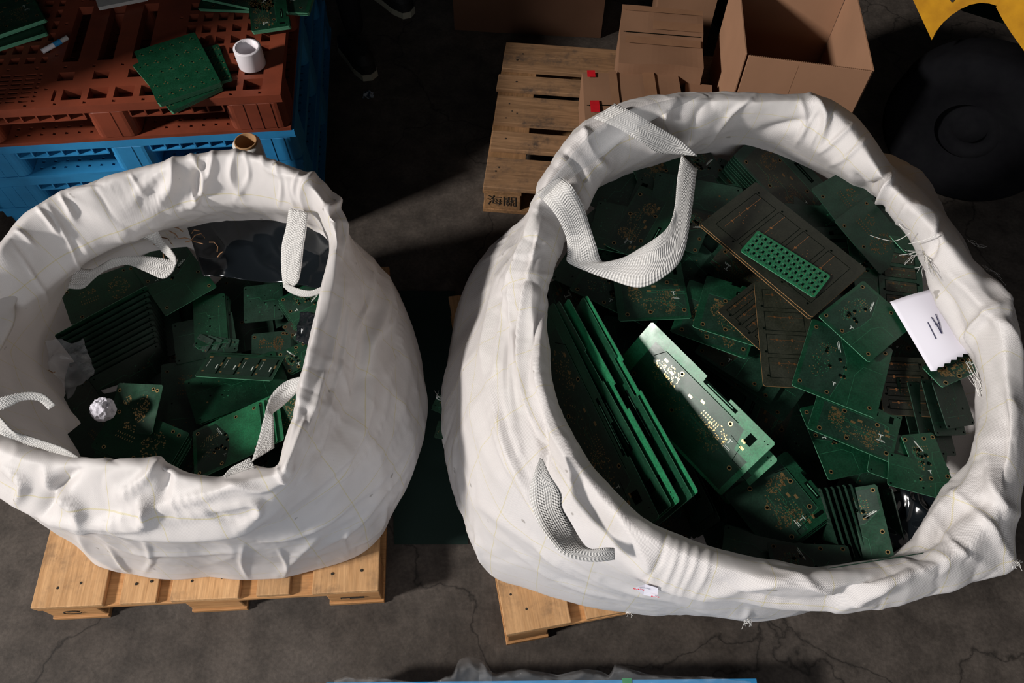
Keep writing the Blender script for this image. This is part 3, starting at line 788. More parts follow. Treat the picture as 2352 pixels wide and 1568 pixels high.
r_hem = [(1300, 545, .93), (1345, 480, .98), (1420, 375, 1.0), (1480, 350, 1.01), (1530, 350, 1.0), (1590, 338, 1.0), (1640, 300, 1.03), (1700, 282, 1.04), (1760, 288, 1.04), (1810, 305, 1.03), (1848, 330, 1.02), (1900, 365, 1.01), (1955, 410, 1.0), (1995, 430, .99), (2020, 450, .98), (2050, 500, .97), (2085, 545, .96), (2110, 585, .95), (2125, 640, .94), (2150, 700, .93), (2190, 760, .92), (2225, 815, .91), (2238, 870, .9), (2246, 930, .89), (2250, 1000, .88), (2225, 1060, .87), (2175, 1110, .86), (2145, 1160, .86), (2125, 1220, .86), (2110, 1272, .86), (2000, 1288, .855), (1870, 1304, .85), (1780, 1288, .85), (1690, 1268, .86), (1560, 1226, .87), (1480, 1197, .88), (1430, 1150, .87), (1375, 1095, .87), (1320, 1020, .88), (1285, 950, .89), (1262, 870, .9), (1262, 810, .9), (1252, 740, .91), (1255, 680, .93), (1275, 610, .93)]
r_in = [('w', -.01, .72, .72), ('w', -.02, .95, .72), ('w', .02, 1.2, .74), ('w', .15, 1.34, .76), ('w', .45, 1.49, .78), ('w', .8, 1.46, .76), ('w', 1.0, 1.33, .75), ('w', 1.08, 1.1, .74), ('w', 1.05, .8, .72), ('w', .96, .58, .70), ('w', .75, .49, .7), ('w', .5, .46, .7), ('w', .25, .50, .7), ('w', .08, .58, .7)]
r_bot = [('w', .5+.40*math.cos(a), .94+.36*math.sin(a), .60) for a in np.linspace(0, 6, 12)]
foldsR = [
 ([(1243, 500), (1222, 600), (1208, 720), (1204, 860), (1222, 960)], 6, .010), ([(1228, 540), (1205, 640), (1192, 760), (1188, 880)], 6, -.009), ([(1205, 560), (1176, 660), (1150, 760), (1140, 860)], 7, .010), ([(1250, 640), (1240, 720), (1222, 800), (1215, 900)], 6, -.010),
 ([(1185, 700), (1172, 800), (1176, 930), (1200, 1040)], 7, .010), ([(1160, 800), (1160, 900), (1185, 1010), (1235, 1110)], 7, .009), ([(1110, 880), (1140, 1000), (1190, 1110), (1270, 1230)], 8, .009), ([(1200, 880), (1228, 990), (1290, 1090), (1370, 1180)], 7, -.008),
 ([(1210, 1220), (1300, 1300), (1430, 1360)], 9, .008), ([(1150, 1230), (1260, 1320), (1380, 1370)], 10, .007), ([(1720, 1395), (1700, 1410), (1560, 1380)], 10, .008), ([(1090, 1200), (1105, 1270), (1118, 1300)], 8, .010),
 ([(1880, 250), (1850, 300), (1842, 326)], 5, .006), ([(1900, 262), (1868, 320), (1862, 340)], 5, .005), ([(2060, 440), (2040, 480), (2036, 492)], 5, .005), ([(2085, 465), (2062, 510), (2056, 524)], 5, .005),
 ([(2150, 1190), (2200, 1260), (2290, 1310)], 8, .008), ([(1760, 1300), (1900, 1360), (2010, 1390)], 10, .008), ([(1640, 1330), (1760, 1375), (1850, 1398)], 10, -.008),
 ([(1175, 585), (1150, 650), (1120, 780), (1118, 860)], 26, .016), ([(1230, 480), (1195, 600), (1180, 720), (1195, 930)], 18, .014), ([(1215, 640), (1205, 760), (1212, 900), (1235, 1000)], 14, .014),
 ([(1250, 700), (1235, 800), (1240, 900), (1275, 1000), (1330, 1090)], 18, .012), ([(1065, 760), (1080, 900), (1110, 1020), (1160, 1120)], 30, .008), ([(1120, 850), (1150, 980), (1200, 1090), (1290, 1230)], 20, .012),
 ([(1150, 960), (1185, 1070), (1260, 1210), (1380, 1320)], 12, .010), ([(1060, 1130), (1150, 1190), (1260, 1270), (1330, 1310)], 24, .007), ([(1230, 860), (1245, 960), (1250, 1080), (1232, 1150)], 14, -.012),
 ([(1180, 720), (1168, 800), (1165, 880)], 12, -.010), ([(1290, 1280), (1400, 1335), (1540, 1370), (1690, 1400)], 22, .010), ([(1400, 1150), (1480, 1270), (1500, 1330)], 24, .008),
 ([(1530, 1225), (1515, 1290), (1475, 1330)], 8, -.006), ([(1560, 1240), (1545, 1300), (1520, 1350)], 6, .006), ([(1580, 1250), (1570, 1300), (1545, 1362)], 6, .006), ([(1605, 1255), (1590, 1310), (1560, 1365)], 6, .006), ([(1630, 1262), (1620, 1320), (1590, 1370)], 6, .006),
 ([(1620, 1370), (1740, 1340), (1860, 1330), (2000, 1318)], 26, .012), ([(1780, 1375), (1900, 1385), (2000, 1330), (2090, 1300)], 30, -.014), ([(1920, 1402), (2010, 1352), (2100, 1310)], 22, .014), ([(2110, 1270), (2150, 1230), (2200, 1180), (2290, 1150)], 24, -.016),
 ([(2125, 1225), (2170, 1160), (2235, 1100), (2250, 1010)], 22, .014), ([(2190, 1130), (2250, 1180), (2290, 1240), (2330, 1295)], 14, .012), ([(2260, 950), (2270, 1050), (2290, 1150), (2340, 1180)], 24, .016), ([(2300, 900), (2305, 1000), (2310, 1100)], 26, -.016),
 ([(2300, 690), (2230, 760), (2225, 800)], 18, .014), ([(2150, 600), (2240, 680), (2320, 780), (2345, 900)], 20, .014), ([(2120, 620), (2180, 690), (2220, 800), (2250, 900)], 24, -.012), ([(2270, 640), (2300, 690), (2310, 730)], 14, .018),
 ([(1840, 232), (1850, 280), (1830, 330)], 10, .010), ([(1860, 222), (1895, 265), (1890, 320)], 14, .018), ([(1740, 300), (1800, 290), (1880, 270)], 18, -.012), ([(1960, 285), (1910, 330), (1880, 350)], 9, .010), ([(1990, 320), (1945, 360), (1905, 380)], 9, .008), ([(2030, 410), (1990, 430), (1960, 400)], 14, -.016), ([(2045, 395), (2030, 450), (2020, 470)], 12, .016),
 ([(1330, 310), (1380, 300), (1400, 280)], 14, .012), ([(1290, 345), (1330, 380), (1345, 430)], 14, -.014), ([(1345, 285), (1350, 340), (1400, 390)], 14, .012), ([(1560, 225), (1520, 270), (1545, 320)], 18, .014), ([(1640, 222), (1600, 270), (1580, 330)], 20, -.010), ([(1735, 222), (1680, 260), (1620, 330), (1590, 345)], 9, .008), ([(1500, 250), (1560, 280), (1640, 262)], 16, .010),
 ([(2090, 470), (2140, 500), (2160, 560)], 22, .010), ([(2160, 500), (2150, 560), (2140, 600)], 12, -.012),
]
bagR = empty('bulk_bag', (RC[0], RC[1], .14), 'larger white bulk sack with rolled rim, filled to the top with green boards', 'sack', 'open white bulk sacks')
def rel(o, e): 
    o.location = -Vector(e.location); return o
rel(bag_body('bag_body', [(r_base, 2.5), (r_low, 2.0), (r_bel, 2.0), (r_up, 2.2), (r_neck, 2.2), (r_out, .9), (r_crest, 1.2), (r_hem, .9), (r_in, 6), (r_bot, 8)], RC, M['cloth'], bagR, foldsR, 1, .75), bagR)
S = M['strap']
rel(ribbon('lifting_strap', [(1232, 445, 1.03, 1285, 405, 1.08), (1252, 464, 1.05, 1312, 425, 1.10), (1280, 500, 1.03, 1338, 470, 1.05), (1300, 545, .98, 1355, 520, 1.0), (1303, 580, .95, 1370, 565, .97), (1304, 602, .94, 1384, 600, .93),
    (1345, 622, .92, 1425, 594, .94), (1400, 642, .91, 1470, 570, .96), (1470, 660, .92, 1515, 540, .99), (1530, 632, .94, 1540, 512, 1.0), (1568, 588, .96, 1551, 470, 1.01), (1586, 500, .99, 1556, 410, 1.03), (1600, 390, 1.02, 1566, 356, 1.05)], S, bagR), bagR)
rel(ribbon('lifting_strap', [(1602, 358, 1.05, 1560, 354, 1.04), (1560, 320, 1.09, 1512, 350, 1.05), (1510, 290, 1.12, 1470, 325, 1.09), (1455, 258, 1.135, 1420, 295, 1.11), (1412, 238, 1.13, 1364, 272, 1.11)], S, bagR), bagR)
rel(ribbon('lifting_strap', [(1240, 1052, .955, 1247, 1056, .955), (1226, 1088, .95, 1264, 1092, .95), (1216, 1130, .93, 1289, 1132, .93), (1223, 1168, .92, 1292, 1165, .92), (1240, 1208, .92, 1312, 1202, .91), (1266, 1244, .93, 1332, 1238, .9), (1292, 1272, .92, 1350, 1258, .915),
    (1335, 1286, .905, 1372, 1260, .92), (1372, 1289, .90, 1392, 1258, .92), (1412, 1284, .89, 1410, 1258, .91)], S, bagR), bagR)
o = ribbon('clear_tape', [(1236, 452, 1.06, 1244, 458, 1.05), (1300, 372, 1.13, 1335, 392, 1.09), (1360, 305, 1.155, 1395, 350, 1.12), (1420, 262, 1.16, 1450, 305, 1.15), (1490, 240, 1.16, 1525, 262, 1.15), (1570, 222, 1.13, 1612, 218, 1.12)], M['cleartape'], bagR, .0006)
rel(o, bagR)
fr_items = fray_tuft(2130, 590, 1.0, 16, 52, (.1, 1), .8)+fray_tuft(2115, 580, 1.0, 8, 45, (-1, .35), .5)+fray_tuft(2255, 905, .92, 22, 75, (-.25, -1), .35)+fray_tuft(2225, 552, .95, 4, 60, (1, .1), .4, .0004)+fray_tuft(2260, 610, .94, 4, 60, (1, .4), .4, .0004)+fray_tuft(1718, 1420, .52, 12, 20, (0, 1), .7)+fray_tuft(1445, 1402, .3, 10, 14, (.2, 1), .9)+fray_tuft(2335, 1290, .85, 12, 16, (0, 1), .9)+fray_tuft(1015, 915, .5, 7, 18, (-1, -.2), .7)
fr_items += [([P(2092, 534, 1.03), P(2060, 552, 1.0), P(2030, 550, .98), P(1998, 540, .97)], .0007), ([P(2150, 540, 1.06), P(2120, 552, 1.04), P(2086, 560, 1.01)], .0012), ([P(2065, 514, 1.0), P(2072, 522, 1.0), P(2080, 527, 1.01)], .0012)]
rel(frays('frayed_threads', bagR, fr_items), bagR)['kind'] = 'stuff'
# sewn paper label tucked under the rim
q = [P(1456, 1350, .80), P(1482, 1341, .82), P(1512, 1350, .82), P(1510, 1372, .78), P(1478, 1366, .77)]
v = [p-Vector(RC+(.14,)) for p in q]; lab = mesh_obj('paper_label', v, [(0, 4, 3, 2, 1)], M['paper'], bagR)
for s, a, ang in (('quality', P(1468, 1349, .813), .35), ('pure', P(1505, 1366, .793), .5)):
    nrm = (v[4]-v[0]).cross(v[2]-v[0]).normalized(); nrm = nrm if nrm.z > 0 or nrm.y < 0 else -nrm
    ry = math.asin(max(-1, min(1, nrm.x)))
    t = text('label_print', s, .0085, M['inkred'], None, (0, 0, 0), (0, 0, 0)); zc = nrm; xc = Vector((1, .45, 0)).cross(zc).cross(zc)*-1; xc = (xc-zc*xc.dot(zc)).normalized(); yc = zc.cross(xc)
    pos = a-Vector(RC+(.14,))+nrm*.003; t.parent = lab
    t.matrix_local = Matrix(((xc.x, yc.x, zc.x, pos.x), (xc.y, yc.y, zc.y, pos.y), (xc.z, yc.z, zc.z, pos.z), (0, 0, 0, 1)))

# ---- smaller, left bag
LC = (-.80, .98)
l_base = [(890, 1214, .145), (836, 1270, .145), (720, 1308, .145), (640, 1328, .145), (590, 1330, .145), (480, 1322, .145), (290, 1313, .145), (208, 1296, .145), ('w', -1.2, .7, .145), ('w', -1.26, 1.0, .145), ('w', -1.2, 1.35, .145), ('w', -1.0, 1.48, .145), ('w', -.65, 1.48, .145), ('w', -.42, 1.38, .145), ('w', -.36, 1.1, .145), ('w', -.36, .88, .145)]
l_low = [(900, 1180, .26), (845, 1232, .26), (720, 1282, .27), (600, 1296, .27), (480, 1294, .27), (300, 1284, .27), (192, 1250, .27), ('w', -1.28, .7, .28), ('w', -1.34, 1.0, .28), ('w', -1.26, 1.4, .28), ('w', -1.0, 1.54, .3), ('w', -.62, 1.54, .3), ('w', -.36, 1.42, .3), (935, 760, .33), (960, 850, .32), (968, 960, .3), (945, 1070, .28)]
l_bel = [(908, 1140, .42), (850, 1195, .42), (720, 1255, .42), (600, 1272, .42), (480, 1270, .42), (300, 1258, .42), (186, 1222, .42), (100, 1190, .44), ('w', -1.3, .72, .48), ('w', -1.36, 1.0, .48), ('w', -1.28, 1.4, .5), ('w', -1.0, 1.5, .55), ('w', -.62, 1.5, .55), (850, 590, .6), (892, 640, .56), (938, 730, .52), (966, 830, .5), (978, 910, .48), (968, 1000, .46), (945, 1080, .44)]
l_up = [(860, 1090, .58), (790, 1160, .57), (700, 1215, .56), (600, 1240, .55), (480, 1244, .55), (300, 1236, .56), (180, 1205, .58), (90, 1180, .6), ('w', -1.2, .68, .64), ('w', -1.26, 1.0, .65), ('w', -1.2, 1.32, .68), ('w', -1.0, 1.42, .72), ('w', -.62, 1.42, .74), (815, 560, .76), (850, 620, .72), (880, 700, .69), (900, 800, .66), (905, 900, .64), (895, 990, .61)]
l_neck = [(790, 1080, .68), (720, 1140, .67), (640, 1190, .67), (560, 1220, .67), (430, 1232, .67), (330, 1225, .67), (250, 1214, .67), (150, 1195, .68), (50, 1160, .69), (-30, 1110, .7), ('w', -1.12, .72, .74), ('w', -1.17, 1.0, .76), ('w', -1.1, 1.28, .8), ('w', -.92, 1.37, .83), ('w', -.65, 1.37, .84), (790, 520, .85), (818, 590, .81), (832, 690, .78), (838, 800, .76), (835, 900, .74), (820, 990, .71)]
l_out = [(-75, 600, .83), (0, 568, .84), (68, 492, .85), (138, 444, .86), (200, 430, .87), (300, 395, .88), (400, 369, .89), (450, 360, .9), (487, 354, .9), (545, 350, .9), (600, 362, .9), (660, 384, .9), (716, 402, .9), (745, 430, .9), (772, 468, .89), (795, 520, .88), (800, 600, .86), (795, 700, .85), (780, 800, .84), (760, 900, .83), (738, 1000, .82), (700, 1090, .80), (640, 1160, .77), (560, 1222, .73), (430, 1240, .72), (330, 1233, .72), (250, 1223, .72), (105, 1190, .72), (40, 1162, .72), (0, 1140, .72), (-60, 1090, .74), (-110, 1000, .76), (-130, 880, .78), (-130, 780, .8), (-110, 680, .82)]
l_crest = [(-60, 612, .87), (0, 580, .88), (70, 502, .89), (140, 453, .9), (200, 439, .91), (300, 404, .92), (400, 378, .93), (487, 362, .94), (545, 358, .94), (610, 376, .94), (700, 416, .94), (745, 470, .93), (772, 545, .92), (770, 600, .91), (758, 680, .9), (742, 760, .89), (722, 850, .88), (702, 940, .87), (680, 1020, .86), (655, 1088, .85), (590, 1108, .84), (510, 1120, .83), (430, 1108, .83), (370, 1080, .84), (290, 1075, .84), (215, 1078, .83), (120, 1070, .82), (40, 1050, .82), (-40, 1010, .82), (-90, 900, .83), (-110, 800, .84), (-90, 700, .86)]
l_hem = [(-40, 760, .74), (0, 730, .74), (60, 690, .75), (160, 608, .77), (230, 575, .78), (300, 548, .79), (360, 520, .80), (415, 492, .81), (470, 470, .82), (560, 466, .82), (650, 480, .82), (735, 505, .83), (757, 560, .85), (750, 620, .86), (737, 690, .86), (718, 770, .86), (696, 860, .85), (676, 940, .84), (654, 1020, .83), (640, 1080, .82), (565, 1062, .80), (510, 1098, .79), (430, 1088, .79), (370, 1050, .80), (290, 1056, .80), (215, 1060, .80), (150, 1040, .78), (80, 1000, .76), (20, 950, .76), (-40, 860, .76)]
l_in = [(100, 860, 0.53), (105, 790, 0.55), (135, 715, 0.57), (172, 640, 0.59), (300, 566, 0.62), (415, 535, 0.64), (480, 522, 0.65), (560, 516, 0.65), (650, 518, 0.66), (745, 530, 0.67), (770, 600, 0.67), (760, 700, 0.66), (740, 800, 0.64), (720, 900, 0.62), (690, 1000, 0.60), (650, 1090, 0.58), ('w', -.62, .64, .56), ('w', -.80, .60, .56), ('w', -.96, .62, .56), (215, 1058, 0.53), (180, 960, 0.53), (130, 900, 0.53)]
l_bot = [('w', -.80+.36*math.cos(a), .97+.34*math.sin(a), .40) for a in np.linspace(0, 6, 12)]
foldsL = [
 ([(300, 400), (330, 440), (400, 480)], 7, .008), ([(450, 365), (462, 405), (440, 440), (470, 470)], 7, .010), ([(560, 350), (575, 400), (540, 455)], 7, .008), ([(630, 372), (650, 420), (640, 470)], 7, .008), ([(690, 395), (676, 430), (694, 470)], 7, .009), ([(760, 450), (790, 520), (785, 590)], 7, .010),
 ([(855, 590), (850, 680), (818, 760), (812, 860)], 8, .010), ([(800, 700), (790, 800), (765, 900), (730, 990)], 7, .008), ([(920, 700), (915, 790), (890, 870)], 8, .010), ([(950, 800), (948, 900), (915, 1000), (850, 1090)], 8, .008), ([(890, 880), (880, 960), (820, 1060), (720, 1150)], 8, .009), ([(760, 960), (740, 1030), (690, 1100)], 7, .008),
 ([(230, 1230), (300, 1262), (420, 1272), (560, 1262)], 9, .007), ([(600, 1240), (700, 1222), (800, 1160)], 9, .008), ([(250, 1250), (280, 1290), (300, 1312)], 7, .007), ([(640, 1262), (660, 1300), (650, 1325)], 7, .006), ([(800, 1200), (790, 1240), (800, 1270)], 8, .007),
 ([(140, 448), (158, 470), (165, 500)], 12, .014), ([(90, 480), (115, 510), (135, 540)], 9, .012), ([(40, 530), (60, 545), (75, 560)], 9, .012), ([(400, 368), (395, 420), (360, 470)], 26, .020), ([(390, 380), (340, 420), (300, 470)], 18, .010), ([(470, 370), (450, 420), (465, 465)], 22, -.018), ([(440, 360), (470, 410), (450, 460), (420, 475)], 12, .016),
 ([(545, 342), (530, 400), (560, 450)], 16, .010), ([(490, 350), (480, 400), (440, 470)], 14, .012), ([(600, 355), (620, 390), (700, 410)], 10, .008), ([(718, 398), (700, 440), (712, 490)], 18, .018), ([(720, 400), (760, 440), (770, 470), (745, 480)], 16, .016), ([(660, 410), (680, 470), (740, 540)], 12, .010), ([(770, 470), (760, 530), (770, 570)], 12, -.014),
 ([(770, 560), (740, 720), (700, 900), (655, 1080)], 16, .012), ([(885, 640), (880, 720), (850, 790), (845, 850)], 22, .018), ([(885, 650), (905, 720), (870, 770)], 12, .012), ([(840, 720), (830, 860), (800, 950), (740, 1040)], 30, -.016), ([(930, 760), (930, 880), (900, 990), (830, 1080)], 26, .012), ([(860, 860), (840, 960), (780, 1060), (640, 1180)], 26, .014),
 ([(955, 900), (940, 1000), (860, 1110), (720, 1210)], 20, .010), ([(965, 970), (925, 1080), (850, 1150), (760, 1210)], 14, .008), ([(790, 640), (770, 760), (750, 860)], 16, .010), ([(745, 830), (720, 930), (690, 1020)], 12, .012), ([(700, 960), (668, 1050), (648, 1090)], 9, .016), ([(640, 1075), (650, 1100), (670, 1070)], 8, .014),
 ([(105, 1085), (130, 1130), (180, 1170), (190, 1200)], 22, .024), ([(180, 1080), (140, 1110), (100, 1180)], 26, -.020), ([(270, 1130), (340, 1160), (330, 1200), (240, 1210)], 20, .022), ([(370, 1055), (330, 1100), (270, 1140)], 18, .016), ([(375, 1065), (380, 1110), (360, 1160)], 22, -.018), ([(100, 1190), (220, 1205), (340, 1165), (520, 1120), (640, 1090)], 18, .016), ([(260, 1212), (430, 1180), (580, 1150), (590, 1180), (545, 1215)], 16, .016), ([(470, 1160), (520, 1190), (600, 1190)], 16, -.012), ([(330, 1180), (450, 1150), (620, 1120)], 14, .008), ([(0, 1060), (60, 1110), (40, 1150)], 18, .018), ([(520, 1110), (600, 1120), (650, 1100)], 14, .012),
 ([(180, 1220), (215, 1260), (285, 1310)], 20, .014), ([(330, 1240), (350, 1280), (330, 1315)], 10, .006), ([(560, 1250), (555, 1290), (570, 1325)], 10, .006), ([(740, 1225), (690, 1270), (640, 1320)], 18, .008), ([(880, 1130), (820, 1200), (720, 1270)], 14, .010), ([(890, 1160), (870, 1210), (800, 1260)], 12, .008),
 ([(215, 560), (120, 640), (20, 720)], 26, .010), ([(110, 470), (160, 560), (180, 620)], 10, .008), ([(30, 560), (80, 640), (110, 690)], 10, .006),
]
bagL = empty('bulk_bag', (LC[0], LC[1], .14), 'smaller white woven bulk sack with crumpled collar, part filled with boards, on the left', 'sack', 'open white bulk sacks')
rel(bag_body('bag_body', [(l_base, 2.5), (l_low, 2.0), (l_bel, 2.0), (l_up, 2.2), (l_neck, 2.2), (l_out, .9), (l_crest, 1.2), (l_hem, .9), (l_in, 2.5), (l_bot, 8)], LC, M['cloth2'], bagL, foldsL, 5, .8), bagL)
rel(ribbon('lifting_strap', [(664, 478, .88, 708, 488, .88), (658, 520, .86, 703, 530, .87), (648, 562, .84, 697, 566, .85), (646, 602, .82, 693, 604, .83), (649, 640, .80, 686, 642, .82), (652, 660, .80, 676, 656, .81)], S, bagL), bagL)
rel(ribbon('lifting_strap', [(651, 656, .80, 660, 652, .81), (664, 670, .80, 678, 660, .815), (690, 680, .80, 697, 666, .82), (716, 680, .81, 718, 667, .83), (742, 670, .83, 744, 655, .845)], S, bagL), bagL)
rel(ribbon('lifting_strap', [(156, 662, .68, 172, 612, .70), (190, 662, .69, 208, 618, .71), (216, 640, .70, 236, 606, .71), (245, 620, .70, 262, 592, .72), (292, 608, .70, 302, 588, .72), (335, 624, .69, 352, 590, .71), (375, 640, .68, 392, 596, .70), (398, 622, .69, 409, 594, .70)], S, bagL), bagL)
rel(ribbon('lifting_strap', [(405, 606, .70, 404, 590, .71), (388, 592, .70, 392, 572, .72), (366, 572, .71, 372, 548, .73), (345, 552, .72, 360, 524, .75), (318, 545, .74, 350, 512, .78)], S, bagL), bagL)
rel(ribbon('lifting_strap', [(578, 1060, .80, 630, 1028, .80), (594, 1008, .81, 629, 990, .81), (604, 968, .82, 628, 958, .82), (614, 930, .82, 628, 948, .81), (626, 903, .82, 642, 938, .80), (652, 878, .82, 668, 915, .80), (684, 866, .83, 690, 893, .82), (702, 868, .84, 704, 890, .84)], S, bagL), bagL)
rel(ribbon('lifting_strap', [(514, 1092, .83, 522, 1104, .82), (530, 1074, .835, 540, 1090, .825), (556, 1060, .84, 566, 1082, .83), (574, 1050, .84, 588, 1076, .83)], S, bagL), bagL)
rel(ribbon('lifting_strap', [(-30, 930, .85, -20, 980, .84), (2, 960, .86, 8, 1000, .84), (30, 990, .85, 44, 1012, .82), (62, 1000, .83, 64, 1022, .81), (100, 1012, .82, 96, 1030, .81), (150, 1030, .82, 140, 1046, .81), (196, 1060, .82, 186, 1068, .82)], S, bagL), bagL)
rel(ribbon('lifting_strap', [(-30, 922, .87, -30, 940, .85), (10, 910, .87, 8, 940, .85), (60, 900, .86, 50, 920, .85), (100, 905, .85, 88, 920, .84), (128, 930, .83, 112, 940, .82)], S, bagL), bagL)


# ------------------------------------------------------------------ circuit boards
BM = ['mask', 'edge', 'gold', 'trace', 'white', 'hole', 'dark']
def board_mesh(L, W, style, seed, T=.0016):
    """one printed circuit board: outlined slab with pads, ring holes, traces and slots laid on both faces"""
    R = random.Random(seed); g = MB(); hx, hy = L/2, W/2
    c = min(.004, W*.05)
    out = [(-hx+c, -hy), (hx-c, -hy), (hx, -hy+c), (hx, hy-c), (hx-c, hy), (-hx+c, hy), (-hx, hy-c), (-hx, -hy+c)]
    if style in ('logic', 'tall'):                     # a stepped notch in one long edge
        a = R.uniform(-.25, .1)*L; b = a+R.uniform(.1, .2)*L; dpt = W*R.uniform(.035, .06)
        out = out[:4]+[(hx-c, hy), (b, hy), (b, hy-dpt), (a, hy-dpt), (a, hy)]+out[5:]
    n = len(out); k = len(g.v)
    g.v += [(x, y, -T/2) for x, y in out]+[(x, y, T/2) for x, y in out]
    g.f += [tuple(range(k+n-1, k-1, -1)), tuple(range(k+n, k+2*n))]; g.m += [0, 0]
    for i in range(n): g.f.append((k+i, k+(i+1) % n, k+n+(i+1) % n, k+n+i)); g.m.append(1)
    for side in (1, -1):
        def put(pts, mi, lay=1):
            pts = [p for p in pts]
            if any(abs(x) > hx*.995 or abs(y) > hy*.995 for x, y in pts): return
            z = side*(T/2+.00012*lay)
            q = [(x*(1 if side > 0 else 1), y, z) for x, y in pts]
            g.poly(q if side > 0 else q[::-1], mi)
        def rect(x, y, w, h, mi, a=0, lay=1):
            ca, sa = math.cos(a), math.sin(a)
            put([(x+ca*u-sa*v, y+sa*u+ca*v) for u, v in ((-w/2, -h/2), (w/2, -h/2), (w/2, h/2), (-w/2, h/2))], mi, lay)
        def disc(x, y, r, mi, lay=1, n=12): put([(x+r*math.cos(2*math.pi*i/n), y+r*math.sin(2*math.pi*i/n)) for i in range(n)], mi, lay)
        def ringhole(x, y, r): disc(x, y, r, 2, 2); disc(x, y, r*.62, 5, 3)
        def line(pts, w, mi, lay=1):
            for (x0, y0), (x1, y1) in zip(pts, pts[1:]):
                l = math.hypot(x1-x0, y1-y0); rect((x0+x1)/2, (y0+y1)/2, l+w, w, mi, math.atan2(y1-y0, x1-x0), lay)
        def cluster(x, y, rx, ry, nn, s, mi=2):
            for _ in range(nn):
                a = R.uniform(0, 6.28); q = math.sqrt(R.random()); rect(x+rx*q*math.cos(a), y+ry*q*math.sin(a), s*R.uniform(.5, 1.4), s*R.uniform(.4, 1), mi, R.choice((0, math.pi/2)), 2)
        def rows(x, y, nx, ny, px, py, w, h, mi=2):
            for i in range(nx):
                for j in range(ny): rect(x+i*px, y+j*py, w, h, mi, 0, 2)
        def tmark(x, y, s): rect(x, y, s, s*.16, 4, 0, 2); rect(x, y-s*.5, s*.2, s, 4, 0, 2)
        if style in ('logic', 'tall'):
            # darker copper-filled area with stepped outline, pads inside
            tall = style == 'tall'; oy, ky, ys = (hy*.34, .9, .86) if tall else (0, 1, .66)
            x0, x1, y0, y1 = -hx*.8, hx*.93, -hy*.92, hy*(.68 if tall else .35)
            put([(x0, y0), (x1, y0), (x1, y1*.2), (x1-.1*L, y1*.2), (x1-.14*L, y1), (x0, y1)], 6, 1)
            line([(x0, y1), (x1-.14*L, y1), (x1-.1*L, y1*.2), (x1, y1*.2)], .0009, 3, 2)
            line([(hx*.95, -hy*.1), (hx*.8, -hy*.1), (hx*.76, hy*.3), (hx*.6, hy*.34)], .0011, 3 if style == 'logic' else 5, 2)
            for q in ((.84, -.72), (.5, .22), (-.3, .25), (-.74, -.8), (-.1, -.75)): ringhole(hx*q[0], hy*q[1]*ky+oy, .0052)
            cluster(-hx*.45, -hy*.1*ky+oy, L*.10, W*.16, 110, .0025); cluster(hx*.45, -hy*.45*ky+oy, L*.09, W*.2, 120, .0024)
            cluster(0, -hy*.5*ky+oy, L*.2, W*.12, 60, .0022)
            rows(hx*.18, -hy*.28*ky+oy, 8, 3, .006, .008, .0016, .0034)
            for q in ((-.55, .2), (-.4, .05), (-.05, -.05), (.1, .1), (.78, -.05), (.74, .12)): rect(hx*q[0], hy*q[1]*ky+oy, .010, .0055, 2, 0, 2)
            for _ in range(7):
                x, y = R.uniform(-.6, .5)*hx, R.uniform(-.6, .1)*hy+oy; s = R.uniform(.02, .05)
                line([(x, y), (x+s, y), (x+s+.012, y-.012), (x+s+.03, y-.012)], .0007, 3, 2)
            tmark(hx*.63, -hy*.1+oy, .010); rect(hx*.66, -hy*.3+oy, .014, .0012, 4, 0, 2); rect(hx*.655, -hy*.34+oy, .018, .0012, 4, 0, 2)
            rect(hx*.2, hy*ys, L*.26, W*(.05 if tall else .07), 5, 0, 2); rect(hx*.2, hy*ys, L*.2, W*.012, 1, .01, 3)
            rect(hx*.78, hy*(.6 if tall else .62), L*.05, W*.14, 5, 0, 2)
            for q in (.95, .9): disc(hx*q, hy*.84, .0014, 5, 2, 8)
            if style == 'tall':
                line([(-hx*.62, hy*.7), (hx*.55, hy*.7)], .0016, 5, 3); line([(-hx*.62, hy*.7), (-hx*.7, hy*.4)], .0016, 5, 3)
        elif style == 'holes':
            x = hx*.86
            for q in ((-.85, -.8), (-.85, .8), (.85, .8), (.8, -.8), (-.2, -.82), (.3, .78)): ringhole(hx*q[0], hy*q[1], .0046)
            for _ in range(7): xx, yy = R.uniform(-.3, .3)*hx-.2*hx, R.uniform(-.4, .4)*hy; disc(xx, yy, .0042, 5, 2); rect(xx+.003, yy-.004, .0035, .003, 2, .5, 2)
            put([(-hx*.9, -hy*.9), (-hx*.1, -hy*.9), (hx*.05, -hy*.3), (hx*.05, hy*.2), (-hx*.3, hy*.9), (-hx*.9, hy*.9)], 6, 1)
            line([(hx*.9, hy*.2), (hx*.45, hy*.2), (hx*.3, -hy*.1), (hx*.3, -hy*.95)], .0009, 3, 2); line([(-hx*.1, -hy*.9), (hx*.05, -hy*.3), (hx*.05, hy*.2), (-hx*.3, hy*.9)], .0009, 3, 2)
            cluster(-hx*.5, 0, L*.12, W*.26, 70, .0022, 3); cluster(-hx*.55, 0, L*.12, W*.28, 24, .0022)
            rows(-hx*.6, hy*.35, 7, 2, .005, .006, .0014, .0026); tmark(-hx*.1, -hy*.5, .008)
            rect(-hx*.2, hy*.5, .002, .028, 4, .4, 2); rect(-hx*.24, hy*.5, .001, .02, 4, .4, 2)
        elif style == 'panel':
            nx = 4; a = L*.06; pw = (L-2*a)/nx
